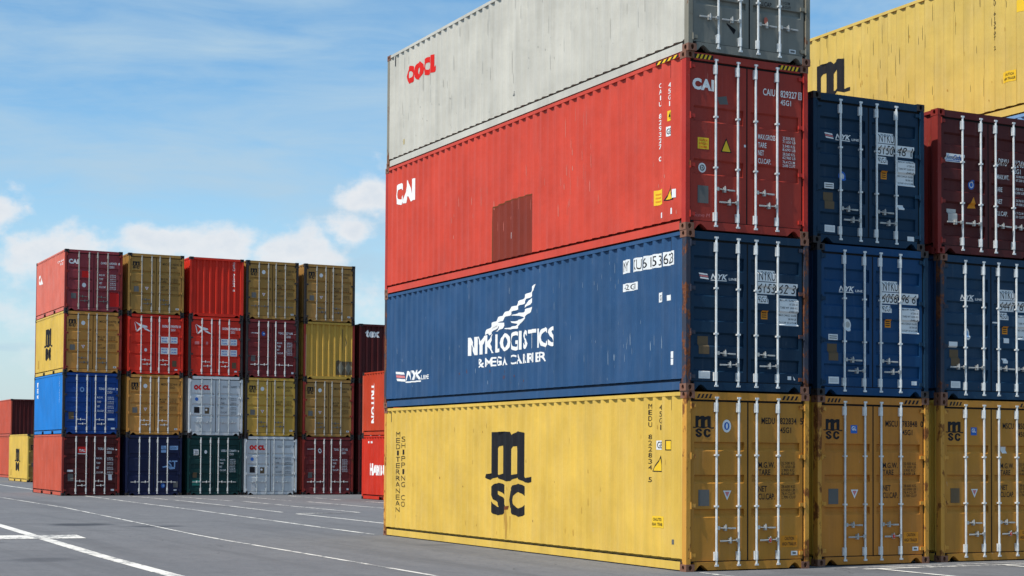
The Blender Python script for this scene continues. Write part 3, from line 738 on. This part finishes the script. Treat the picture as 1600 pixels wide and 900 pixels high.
line('bay_line', [(3.0, -.13), (5.2, -.13)], .07, PW); line('bay_line', [(3.2, -.47), (12, -.38)], .12, PF)
line('bay_line', [(3.45, -.55), (3.42, -12)], .12, PF, .008); line('bay_line', [(6.22, -.52), (6.15, -12)], .12, PF, .008)
line('bay_line', [(5.5, -.16), (10.2, -.14)], .07, PW, .008)

# ------------------------------------------------------------------ near stacks
G1 = 'forty foot containers in the near rows'
HC, ST = 2.896, 2.591
F40 = 12.192
def grime(w, polys, mat): w.poly(polys, mat, .0035, 'scuff_mark')
def scrapes(w, n, a0, a1, b0, b1, mat, seed, h=.16, wd=.018):
    rnd = random.Random(seed); ps = []
    for _ in range(n):
        a = rnd.uniform(a0, a1); b = rnd.uniform(b0, b1); hh = rnd.uniform(.3, 1)*h; ww = rnd.uniform(.3, 1)*wd
        ps.append([(a-ww/2, b), (a+ww*.3, b+hh*.1), (a+ww/2, b+hh*.7), (a, b+hh), (a-ww*.4, b+hh*.6)])
    w.poly(ps, mat, .0035, 'scuff_mark')
RS = mark_mat('rust_streak', (.44, .255, .05), .3, .8); RS2 = mark_mat('dark_rust', (.16, .05, .018), .3, .85)
RUBW = mark_mat('rubbed_pink_paint', (.60, .19, .15), .3); RUBB = mark_mat('rubbed_pale_blue_paint', (.20, .27, .36), .3)
def slot(w, a, z): w.rect(a-.014, z-.23, a+.014, z, K, .0035, 'vent_slot', True)

def side_yellow(w):
    m_logo(w, 7.10, .64, 5.24, 2.31, parts='m')
    w.text('S', 6.88, .66, 6.24, 1.30, K, .055, name='logo'); w.text('C', 6.13, .66, 5.48, 1.30, K, .055, name='logo')
    w.vtext('MEDITERRANEAN', 11.45, 2.36, .53, .13, K, .0); w.vtext('SHIPPING CO', 11.16, 2.25, .66, .12, K, .0)
    w.vtext('MEDU 822834 5', 1.115, 2.72, 1.40, .09, K, .0); w.vtext('45G1', .805, 2.70, 2.26, .09, K, .0)
    w.rect(.90, 1.95, .75, 2.10, Wl, .003); w.text('GB', .885, 1.97, .765, 2.085, K, .01, .005)
    w.rect(.63, 1.94, .48, 2.11, K, .003, 'warning_sticker'); w.rect(.615, 1.955, .495, 2.095, Yl, .005, 'warning_sticker', True)
    w.poly([[(1.0, 1.59), (.73, 1.585), (.80, 1.86)]], K, .003, 'warning_sticker', False)
    w.poly([[(.965, 1.605), (.755, 1.60), (.81, 1.81)]], Yl, .005, 'warning_sticker', False)
    w.rect(1.05, .67, .66, .86, Yl, .003, 'warning_sticker'); w.text('CAUTION', .97, .78, .74, .83, K, .02, .005); w.text('HIGH TRAILER', 1.02, .70, .69, .75, K, .02, .005)
    slot(w, .45, 2.82); slot(w, 11.8, 2.80)
    # rust run under the letters and a few knocks
    w.poly([[(6.30, .80), (6.20, .80), (6.17, .5), (6.19, .22), (6.22, .22), (6.24, .45), (6.27, .62)], [(6.36, .70), (6.33, .70), (6.33, .4), (6.35, .4)], [(6.12, .66), (6.08, .66), (6.10, .3)]], RS, .003, 'rust_stain')
    w.poly([[(6.34, .83), (6.14, .86), (6.16, .79), (6.32, .77)]], RS2, .005, 'rust_stain')
    scrapes(w, 30, .4, 11.8, .25, 2.6, RS, 3, .14, .016); scrapes(w, 10, 4.0, 11.7, .3, 2.7, RS2, 7, .10, .02)
    w.rect(.42, .42, .36, .50, Gy, .003)
def side_blue(w):
    wing(w)
    w.text('NYK', 7.88, .965, 6.74, 1.335, Wt, .035); w.text('LOGISTICS', 6.71, .965, 4.32, 1.335, Wt, .028)
    w.text('& MEGA CARRIER', 7.44, .70, 4.67, .885, Wt, .02)
    small_line_logo(w, 11.54, .80, 2.3, True, -1)
    for a0, a1 in ((1.97, 1.72), (1.64, 1.36), (1.33, 1.05), (1.02, .74), (.68, .36)):
        w.rect(a0, 2.06, a1, 2.29, Wl, .003, 'label_panel')
    w.text('NY', 1.95, 2.09, 1.74, 2.26, K, 0, .005); w.text('KU', 1.62, 2.09, 1.38, 2.26, K, 0, .005); w.text('61', 1.30, 2.09, 1.08, 2.26, K, 0, .005)
    w.text('53', .99, 2.09, .77, 2.26, K, 0, .005); w.text('623', .66, 2.09, .38, 2.26, K, 0, .005)
    w.rect(1.97, 1.75, 1.46, 1.885, Wl, .003, 'label_panel'); w.text('42G1', 1.92, 1.77, 1.52, 1.865, K, 0, .005)
    w.rect(.85, 1.48, .70, 1.64, Wl, .003, 'label_panel'); w.rect(.60, 1.49, .49, 1.58, Wl, .003, 'label_panel'); w.text('GB', .82, 1.51, .73, 1.60, K, .01, .005)
    w.rect(.45, .54, .37, .65, Wl, .003, 'label_panel'); w.rect(.45, .43, .37, .53, Wl, .003, 'label_panel')
    slot(w, .45, 2.50)
    scrapes(w, 46, 1.0, 11.5, .22, 1.2, RUBB, 11, .16, .014); scrapes(w, 26, 2.0, 8.0, 1.6, 2.4, RUBB, 12, .2, .012)
    scrapes(w, 14, 5.5, 8.5, .22, .7, RS2, 13, .10, .03); scrapes(w, 12, .5, 2.5, .25, .9, RUBB, 14, .3, .03)
def side_red(w):
    w.text('CAI', 11.66, 1.96, 10.60, 2.45, Wt, .055)
    w.poly([[(6.79, .205), (5.22, .20), (5.215, .8), (5.235, 1.30), (5.6, 1.295), (5.62, 1.32), (6.1, 1.30), (6.78, 1.25), (6.80, 1.1), (6.785, .7)]], PATCH, .003, 'repair_patch', False, 'darker repair patch')
    w.poly([[(6.82, .2), (6.79, .2), (6.78, .7), (6.795, 1.1), (6.775, 1.255), (6.1, 1.305), (5.23, 1.305), (5.22, .2), (5.205, .2), (5.21, 1.33), (5.6, 1.325), (6.1, 1.33), (6.8, 1.28), (6.815, 1.0)]], RS2, .005, 'weld_seam', True); w.rect(6.07, .57, 6.0, .69, Wl, .005)
    w.vtext('CAIU 829327 0', .80, 2.53, 1.21, .09, Wt, .015); w.vtext('45G1', .53, 2.49, 2.08, .08, Wt, .01)
    w.rect(.59, 1.85, .47, 2.02, Yl, .003, 'warning_sticker'); w.text('4', .56, 1.88, .50, 1.99, K, .02, .005)
    w.rect(.61, 1.60, .47, 1.76, Wl, .003); w.text('GB', .60, 1.63, .48, 1.73, K, .01, .005)
    w.rect(.94, .50, .69, .75, Yl, .003, 'warning_sticker')
    for q in (.68, .62, .56): w.rect(.90, q-.012, .73, q+.012, Or, .005, 'warning_sticker', True)
    w.poly([[(.65, .545), (.36, .53), (.47, .79)]], K, .003, 'warning_sticker', False); w.poly([[(.61, .56), (.40, .55), (.475, .74)]], Yl, .005, 'warning_sticker', False)
    w.rect(.40, .56, .32, .70, Wl, .006); w.rect(.47, .30, .40, .40, Wl, .003); w.rect(.76, .27, .69, .36, Wl, .003)
    slot(w, .49, 2.78)
    w.rail = Wall('rail', w.L, w.H); stripes(w.rail, .86, .24, HC-.068, HC-.02, Yl, 4, K)
    scrapes(w, 50, 2.6, 9.5, .7, 1.7, RUBW, 21, .26, .016); scrapes(w, 16, 3.0, 4.0, 1.0, 2.5, RUBW, 22, .4, .012)
    scrapes(w, 10, .3, 1.0, .2, 1.2, RUBW, 23, .1, .02)
def side_grey(w):
    w.text('OOCL', 11.16, 1.71, 9.58, 2.11, Rd, .085)
    w.text('45', 6.1, .44, 5.95, .53, Gd, .0); w.rect(11.35, .40, 11.2, .52, mark_mat('faded_ochre_sticker', (.45, .36, .16), .4), .003)
    slot(w, 11.75, 2.50)
    scrapes(w, 26, 8.5, 11.4, .3, 1.2, Gd, 31, .05, .012); scrapes(w, 20, .5, 8, .3, 1.5, Gd, 33, .05, .012)
    rn = mark_mat('thin_grey_streak', (.36, .35, .31), .4); scrapes(w, 60, .5, 11.6, .6, 2.2, rn, 32, .5, .02)

def near(label, x, y, z, H, side, door, style, **kw):
    return container('shipping_container', label, G1, x, y, z, F40, H, side, door, style, **kw)
near('yellow container with tall black logo on its sunlit side, under the blue winged one', 0, 0, 0, HC, C['msc'], C['mscshade'], 'flat',
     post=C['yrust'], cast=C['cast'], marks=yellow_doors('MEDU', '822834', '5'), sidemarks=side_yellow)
near('blue container with a white wing logo above large white words', 0, 0, HC, ST, C['blue'], C['blueshade'], 'wave',
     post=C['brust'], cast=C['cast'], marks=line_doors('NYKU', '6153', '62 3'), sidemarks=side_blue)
near('bright red container with a dark red repair patch and white letters on its side', 0, 0, HC+ST, HC, C['red'], C['redshade'], 'twin',
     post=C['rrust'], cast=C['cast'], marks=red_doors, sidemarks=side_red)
near('light grey container with red lettering on its side, on the patched red one', 0, 0, 2*HC+ST, ST, C['grey'], C['greyshade'], 'flat',
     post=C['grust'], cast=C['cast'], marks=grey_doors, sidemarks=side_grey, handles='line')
X2, Y2 = 2.87, .30
near('ochre container with black logo and blue square sticker, bottom of the second near stack', X2, Y2, 0, HC, C['msc'], paint('deep_shaded_yellow_door_paint', (.48, .19, .030), .12, .4, .08), 'flat',  # door yellow darkened, its shade is part of the paint
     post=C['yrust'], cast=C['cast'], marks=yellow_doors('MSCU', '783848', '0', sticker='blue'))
near('royal blue container with white number panels, between dark navy and ochre ones', X2-.02, Y2, HC, ST, C['blue'], C['brightblueshade'], 'wave', post=C['blueshade'],  # posts share the darkened door blue, so their shade is painted too
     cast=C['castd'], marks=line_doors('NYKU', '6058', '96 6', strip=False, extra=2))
near('dark navy container with white number panels, topmost of the second near stack', X2-.10, Y2, HC+ST, ST, C['blue'], C['blueshade'], 'wave', post=C['blueshade'],  # posts again carry the shade in their colour
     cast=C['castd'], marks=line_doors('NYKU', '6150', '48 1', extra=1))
X3, Y3 = 5.66, .39
near('ochre container with a very rusty corner post, bottom of the third near stack', X3, Y3, 0, HC, C['msc'], C['mscshade'], 'flat',
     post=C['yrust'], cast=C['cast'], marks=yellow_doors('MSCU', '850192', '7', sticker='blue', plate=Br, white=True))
near('steel blue container with white number panels, under the dark maroon one', X3, Y3, HC, ST, C['blue'], paint('shaded_steel_blue_door_paint', (.008, .040, .085), .08, .3, .08, chips=(.2, .24, .3)), 'wave',  # side blue darkened, door shade held in the colour
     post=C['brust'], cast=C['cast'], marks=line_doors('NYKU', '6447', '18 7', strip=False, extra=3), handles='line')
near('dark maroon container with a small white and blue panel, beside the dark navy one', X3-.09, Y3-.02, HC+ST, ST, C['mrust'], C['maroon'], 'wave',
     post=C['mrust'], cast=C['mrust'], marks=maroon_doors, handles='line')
X4, Y4 = 8.27, .45
near('ochre container at the foot of the fourth near stack, hidden by the third', X4, Y4, 0, HC, C['msc'], C['mscshade'], 'flat', post=C['yrust'], cast=C['cast'])
near('grey container second up in the fourth near stack, hidden by the third', X4, Y4, HC, ST, C['grey'], C['greyshade'], 'flat')
near('pale blue container with only its top corner showing under the high yellow one', X4, Y4, HC+ST, HC, paint('pale_blue_paint', (.16, .30, .50), .08, .3, .2), C['blueshade'], 'wave')
def side_yellow_high(w):
    m_logo(w, 6.87, .89, 5.58, 2.22)
    w.vtext('MEDU 613907 2', 1.3, 2.6, 1.35, .09, K, .0); w.vtext('45G1', .95, 2.70, 2.26, .09, K, .0)
    w.rect(.72, 1.95, .52, 2.18, Yl, .003, 'warning_sticker'); w.rect(1.10, .67, .76, .88, Yl, .003, 'warning_sticker')
    w.text('CAUTION', 1.03, .79, .83, .84, K, .02, .005); w.text('HIGH TRAILER', 1.07, .71, .79, .76, K, .02, .005)
    scrapes(w, 60, .6, 7, .3, 2.6, Yk, 41, .5, .012); scrapes(w, 26, 1.0, 6, .3, 2.2, RS, 42, .12, .03)
near('high yellow container rising behind the dark blue and maroon stacks', X4, Y4, 2*HC+ST, HC, paint('pale_yellow_paint', (.60, .43, .105), .04, .3, .25), C['mscshade'], 'flat',
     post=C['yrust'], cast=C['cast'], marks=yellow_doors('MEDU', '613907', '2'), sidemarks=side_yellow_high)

# ------------------------------------------------------------------ the distant block, twenty foot containers
G2 = 'twenty foot containers in the distant block'
F20 = 6.058
YB = 45.98
BX = [-.06, 2.63, 5.33, 7.90, 10.62, 13.32]
def far(label, col, lvl, side, door, style='flat', **kw):
    kw.setdefault('bar_r', .024)
    return container('shipping_container', label, G2, BX[col], YB, ST*lvl, F20, ST, side, door, style, small=True, pockets=True, **kw)
DIMBAR = metal('dull_bar', (.40, .38, .33), .3); BRB = metal('bright_bar', (.62, .62, .60), .15)
def id_text(w, mat, p, n, c, b=2.09):
    w.text(p, 1.48, b, 1.72, b+.10, mat, .02); w.text(n, 1.85, b, 2.16, b+.10, mat, .02); w.text(c, 2.23, b, 2.29, b+.10, mat, .02)
    w.text('22G1', 1.85, b-.15, 2.05, b-.05, mat, .02)
def weights(w, mat, b=1.72, step=.17):
    for i, s in enumerate(('M.G.W.', 'TARE', 'NET', 'CU.CAP.')):
        w.text(s, 1.42, b-step*i-.08, 1.42+.042*len(s), b-step*i, mat, .015)
        w.text('24.000 KG', 1.87, b-step*i-.055, 2.13, b-step*i, mat, .01); w.text('52.910 LB', 1.87, b-step*i-.13, 2.13, b-step*i-.075, mat, .01)
def yl(p, n, c, **k): return yellow_doors(p, n, c, '22G1', k.pop('sticker', 'white'), False, ST, Yk, caution=False, **k)
def cai20(w, h):
    w.text('CAI', .13, 1.98, .53, 2.18, Wt, .055); id_text(w, Wt, 'CAXU', '693051', '8', 2.02); weights(w, Wt, 1.60)
    w.disc(.78, 1.10, .085, .095, Wl); w.rect(.24, .52, .45, .75, Gy, .005, 'data_plate')
    w.rect(.68, 1.42, .98, 1.70, REDP, .003, 'paint_patch', label='square of fresh red paint'); w.rect(1.87, .24, 2.27, .85, REDP, .003, 'paint_patch', label='square of fresh red paint')
def cai20side(w):
    w.text('CAI', 5.45, 1.52, 4.62, 1.98, Wt, .055); w.text('CAXU 693051', 1.5, 2.12, .35, 2.2, Wt, .02); w.text('22G1', 1.0, 1.98, .45, 2.06, Wt, .02)
def m20side(w): m_logo(w, 4.05, .62, 2.35, 2.02); w.poly([[(5.4, .35), (5.2, .35), (5.25, .75), (5.35, .7)]], RS, .003, 'rust_stain')
def bird(w, h):
    q = [[(.28, 2.25), (.52, 2.14), (.66, 2.10), (.82, 2.07), (.86, 2.02), (.76, 1.98), (.62, 2.0), (.40, 1.78), (.46, 1.92), (.52, 2.02), (.36, 1.84), (.33, 1.92), (.44, 2.08), (.30, 2.19)],
         [(.66, 1.985), (.80, 1.965), (1.0, 1.84), (.88, 1.85), (.70, 1.93)], [(.255, 2.24), (.33, 1.86), (.355, 1.90), (.29, 2.17)]]
    q[0] = [(.28, 2.25), (.54, 2.14), (.80, 2.08), (.84, 2.02), (.70, 1.99), (.60, 2.0), (.40, 1.82), (.34, 1.84), (.52, 2.04), (.42, 2.12)]
    w.poly(q, Wt, .004, 'logo')
    w.rect(1.46, 2.04, 2.28, 2.15, Pk, .003, 'label_panel'); id_text(w, Wt, 'SUDU', '193472', '0', 2.045)
    for b in (1.36, .89):
        w.rect(1.42, b, 1.75, b+.28, Wl, .003, 'label_panel'); w.rect(1.84, b, 2.15, b+.28, Wl, .003, 'label_panel')
        for s, a, c in (('MAX GR', b+.17, b+.24), ('TARE', b+.05, b+.12)): w.text(s, 1.46, a, 1.70, c, Bl, .02, .005); w.text('24.000', 1.88, a, 2.11, c, Bl, .02, .005)
    w.rect(1.93, .36, 2.12, .62, Br, .005, 'data_plate'); w.rect(2.04, .20, 2.16, .26, Wl, .003)
def bird_a(w, h): bird(w, h); w.disc(.76, 1.05, .06, .07, Wl)
def bird_b(w, h): bird(w, h); w.rect(.24, 1.36, .44, 1.5, Pk, .003); w.rect(.74, 1.36, .84, 1.5, Pk, .003)
def dark_red(w, h):
    w.text('LEASING', .22, 1.95, .57, 2.0, Wt, .02); w.disc(.78, 1.95, .08, .10, Bl); w.disc(.80, 1.95, .035, .03, Wl, .005)
    id_text(w, Wt, 'TGHU', '271648', '3', 1.95); weights(w, Wt, 1.60, .15); w.rect(.22, .72, .42, .98, Gy, .005, 'data_plate'); w.rect(2.1, .2, 2.2, .28, Wl, .003)
def dark_red2(w, h):
    w.text('LEASING', .22, 2.02, .57, 2.07, Wt, .02); w.disc(.80, 1.97, .08, .11, Wl); w.disc(.80, 1.97, .045, .06, C['maroon'], .005)
    id_text(w, Wt, 'TGHU', '271102', '4', 1.98); weights(w, Wt, 1.60, .15); w.rect(.25, .75, .45, 1.0, Gy, .005, 'data_plate'); w.rect(2.1, .2, 2.2, .28, Wl, .003)
def blue20(w, h):
    w.disc(.78, 1.88, .09, .11, Pb); w.disc(.78, 1.88, .05, .06, C['royal'], .005)
    id_text(w, Wt, 'TCNU', '295541', '2', 1.88); weights(w, Wt, 1.60, .19); w.rect(.23, .62, .45, .93, Br, .005, 'data_plate')
    w.rect(1.88, .60, 2.16, .68, Wl, .003); w.rect(2.02, .22, 2.18, .29, Wl, .003)
def blue20side(w):
    w.vtext('TEX', 5.35, 2.35, 1.55, .32, Wt, .05)
    w.vtext('TCNU 295541', .72, 2.4, 1.3, .12, Wl, .0)
def tal20(w, h):
    w.rect(.64, 1.80, .98, 2.06, Rd, .003, 'logo_panel'); w.text('TAL', .68, 1.85, .94, 1.96, Wt, .04, .005); w.rect(.63, 1.745, .98, 1.785, Wl, .003, 'logo_panel', True)
    id_text(w, Wt, 'TCKU', '274436', '1', 1.93); weights(w, Wt, 1.62, .2); w.rect(.20, 1.01, .44, 1.09, Wl, .003); w.rect(.23, .62, .46, .93, Gy, .005, 'data_plate')
    w.rect(1.94, .66, 2.09, .90, Wl, .003); w.rect(2.05, .21, 2.18, .28, Wl, .003)
def navy20(w, h):
    w.rect(1.50, 1.98, 1.72, 2.13, Pb, .003, 'label_panel'); w.rect(1.88, 1.96, 2.24, 2.13, Pb, .003, 'label_panel'); w.rect(1.50, 1.84, 1.72, 1.95, Pb, .003, 'label_panel')
    w.text('TOLU', 1.52, 2.0, 1.70, 2.10, C['navy'], 0, .005); w.text('331047', 1.90, 1.99, 2.21, 2.10, C['navy'], 0, .005)
    w.text('ST', 1.80, 1.20, 2.22, 1.50, Pb, .02); w.poly([[(1.55, 1.23), (1.80, 1.29), (2.10, 1.20), (2.12, 1.14), (1.90, 1.12), (1.78, 1.22), (1.60, 1.19)]], Pb, .004, 'logo')
    w.disc(1.60, .42, .09, .10, Bl); w.disc(1.62, .42, .045, .05, Pb, .005); w.rect(2.05, .34, 2.25, .60, Gy, .005, 'data_plate'); w.rect(2.07, .20, 2.20, .26, Wl, .003)
def green20(w, h):
    w.rect(.24, 1.73, .46, 1.99, Wl, .003); w.text('20', .27, 1.78, .43, 1.94, Gy, .02, .005); w.disc(.78, 1.88, .06, .08, Wl)
    id_text(w, Wt, 'UESU', '236691', '5', 1.89); weights(w, Wt, 1.58, .15); w.rect(.20, .42, .60, .66, mark_mat('teal_patch_paint', (.03, .22, .18), .4), .003, 'paint_patch')
    w.rect(.22, .76, .40, .98, Br, .005, 'data_plate')
def oocl20(n, c):
    def f(w, h):
        w.text('OOCL', .20, 1.98, .92, 2.20, Rd, .10); w.text('OOLU', 1.50, 2.09, 1.72, 2.19, Gd, .01); w.text(n, 1.86, 2.09, 2.16, 2.19, Gd, .01); w.text(c, 2.23, 2.09, 2.28, 2.19, Gd, .01)
        w.disc(.33, 1.58, .075, .08, Bl); w.rect(.22, .98, .46, 1.24, K, .005, 'data_plate', label='black data plate')
        w.rect(.70, .95, .90, 1.22, Br, .003); w.disc(.77, 1.12, .05, .05, Wt, .005)
        weights(w, Gd, 1.66, .2)
    return f
def tal20side(w): scrapes(w, 20, .4, 5.6, .3, 2.3, RUBW, 51, .3, .02)
def whitewall(w, h): w.vtext('GESU 312084 5', 2.0, 2.45, 1.15, .075, Wt, .02)
def chromewall(w, h):
    ps = [[(a, .55), (a+.17, .84), (a+.34, .55), (a+.17, .22)] for a in (1.62, 1.99)]
    w.poly([[(1.55, .22), (1.55, .84), (1.70, .90), (1.79, .84)]+[(1.62, .55), (1.79, .22)]], Br, .003, 'mark', True)
    w.poly([[(1.80, .84), (2.16, .84), (2.0, .56), (1.96, .56)], [(1.80, .22), (2.16, .22), (2.0, .54), (1.96, .54)], [(2.16, .84), (2.33, .84), (2.33, .58)], [(2.16, .22), (2.33, .24), (2.33, .52)]], Br, .003, 'mark', True)
    w.poly(ps, mark_mat('grey_diamond', (.22, .20, .15), .4), .005, 'mark', True)
    w.poly([[(1.86, 2.3), (1.90, 2.3), (1.895, 1.4), (1.88, 1.2)], [(1.98, 2.0), (2.06, 1.7), (2.0, 1.5), (2.02, 1.72)]], Br, .003, 'scuff_mark', True)
def texwall(w, h): w.text('tex', .30, 1.98, .99, 2.33, Wt, .05)

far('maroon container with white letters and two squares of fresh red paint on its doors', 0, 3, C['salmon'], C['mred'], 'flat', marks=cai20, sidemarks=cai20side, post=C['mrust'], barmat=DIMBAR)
far('yellow sided container with black logo, above the bright blue one', 0, 2, C['msc'], C['yelshade3'], 'flat', marks=yl('MSCU', '314775', '1'), sidemarks=m20side, post=C['mrust'], barmat=DIMBAR)
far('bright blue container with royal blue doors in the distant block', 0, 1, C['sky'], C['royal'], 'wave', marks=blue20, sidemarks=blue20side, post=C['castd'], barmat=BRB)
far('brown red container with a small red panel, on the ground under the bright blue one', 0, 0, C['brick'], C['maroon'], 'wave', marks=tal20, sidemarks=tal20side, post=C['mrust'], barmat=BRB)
far('olive ochre container on the top row between the maroon one and the plain red wall', 1, 3, C['ochre'], C['ochre'], 'flat', marks=yl('MSCU', '118230', '6', sticker=None), barmat=DIMBAR, post=C['ochre'])  # from here yellow sides take the shaded colour too, darkening the gaps
far('vivid red container with white bird logo, under the olive ochre one', 1, 2, C['bright'], C['bright'], 'flat', marks=bird_a, barmat=BRB)
far('warm ochre container above the navy one in the distant block', 1, 1, C['yelshade3'], C['yelshade3'], 'flat', marks=yl('MEDU', '327419', '0'), barmat=BRB, post=C['yelshade3'])
far('navy container with pale blue lettering on the ground in the distant block', 1, 0, C['navy'], C['navy'], 'twin', marks=navy20, barmat=BRB, handles='line')
far('container with plain red ribbed end wall and a column of white letters', 2, 3, C['bright'], C['bright'], front='wall', marks=whitewall)
far('vivid red container with white bird logo, under the plain red end wall', 2, 2, C['bright'], C['bright'], 'flat', marks=bird_b, barmat=BRB, post=C['castd'])
far('pale grey container with red letters, above the green one in the distant block', 2, 1, C['white'], C['white'], 'flat', marks=oocl20('364892', '2'), barmat=metal('grey_bar', (.42, .46, .48), .3), handles='line')
far('dark green container on the ground in the distant block', 2, 0, C['green'], C['green'], 'wave', marks=green20, barmat=BRB, handles='line')
far('ochre container on the top row between the plain red end wall and a brownish one', 3, 3, C['ochre'], C['ochre'], 'flat', marks=yl('MSCU', '226518', '7'), barmat=DIMBAR, post=C['castd'], handles='line')
far('dark red container beside a vivid red one, above the golden ochre one', 3, 2, C['dmaroon'], C['dmaroon'], 'wave', marks=dark_red, barmat=BRB, post=C['castd'], handles='line')
far('golden ochre container above the pale grey one that stands on the ground', 3, 1, C['chromeshade'], C['chromeshade'], 'flat', marks=yl('MEDU', '365104', '4'), barmat=DIMBAR, post=C['castd'])
far('pale grey container with red letters standing on the ground in the distant block', 3, 0, C['white'], C['white'], 'flat', marks=oocl20('352237', '9'), barmat=metal('grey_bar', (.42, .46, .48), .3), handles='line', post=C['white'])
far('brownish ochre container on top of the yellow ribbed end wall', 4, 3, C['yelshade2'], C['yelshade2'], 'flat', marks=yl('MSCU', '147093', '3'), barmat=DIMBAR, post=C['castd'])
far('container with yellow ribbed end wall and two grey diamonds near its bottom', 4, 2, C['chromeshade'], C['chromeshade'], front='wall', marks=chromewall, post=C['mrust'])
far('dull ochre container between the yellow ribbed end wall and a maroon one below', 4, 1, C['yelshade2'], C['yelshade2'], 'flat', marks=yl('MEDU', '280356', '8'), barmat=DIMBAR, post=C['mrust'])
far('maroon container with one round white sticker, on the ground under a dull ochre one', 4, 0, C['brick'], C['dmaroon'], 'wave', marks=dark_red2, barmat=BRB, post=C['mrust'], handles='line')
far('container with dark maroon ribbed end wall and white letters, above the orange red pair', 5, 2, C['maroon'], C['maroon'], front='wall', marks=texwall)
far('maroon container second level, mostly hidden behind the orange red stack', 5, 1, C['maroon'], C['maroon'], 'wave', barmat=BRB)
far('maroon container on the ground, mostly hidden behind the orange red stack', 5, 0, C['maroon'], C['maroon'], 'wave', barmat=BRB)

# the orange red pair half hidden by the nearest stack
G3 = 'orange red containers half hidden by the nearest stack'
XH, YH = 10.8, 39.55-F20
def tritonside(w):
    bm = text_bm('TRITON', .05)                       # reads downward, letters lying on their side
    for v in bm.verts: v.co.x, v.co.y = v.co.y, -v.co.x
    fit_bm(bm, 5.12, .50, 4.84, 2.12); 
    w.put('lettering', Wt, bm)
def hamside(w):
    w.text('H', 5.28, .98, 4.95, 1.46, Wt, .05); w.text('AMBURG', 4.90, .98, 3.0, 1.40, Wt, .05); w.text('SUD', 2.0, .98, .9, 1.46, Wt, .05)
    w.rect(5.42, 2.28, 5.32, 2.36, Wl, .003); w.rect(5.14, 2.28, 5.02, 2.36, Wl, .003)
container('shipping_container', 'vivid orange red container on the ground with white letters starting with H', G3, XH, YH, 0, F20, ST, C['orange'], C['orange'], 'flat', sidemarks=hamside, post=C['orange'], pockets=True)
container('shipping_container', 'brick orange container with white letters reading downward', G3, XH, YH, ST, F20, ST, paint('brick_orange_paint', (.46, .048, .018), .04, .2, .1), C['brick'], 'flat', sidemarks=tritonside, post=C['brick'], pockets=False)

# far left group beyond the block
G4 = 'containers beyond the left end of the block'
container('shipping_container', 'yellow container with black logo on the ground, beyond the bright blue one', G4, 4.3, 76, 0, F20, HC, C['msc'], C['yelshade2'], 'wave', sidemarks=m20side, marks=yl('MSCU', '402218', '5'), pockets=True)
container('shipping_container', 'faded dark red container on the ground behind the far yellow one', G4, 6.2, 92, 0, F40, HC, C['brick'], C['maroon'], front='wall')
container('shipping_container', 'orange red container stacked on the dark red one behind the far yellow one', G4, 6.2, 92, HC, F40, ST, paint('washed_red_paint', (.48, .08, .045), .04, .2, .25), C['maroon'], front='wall')
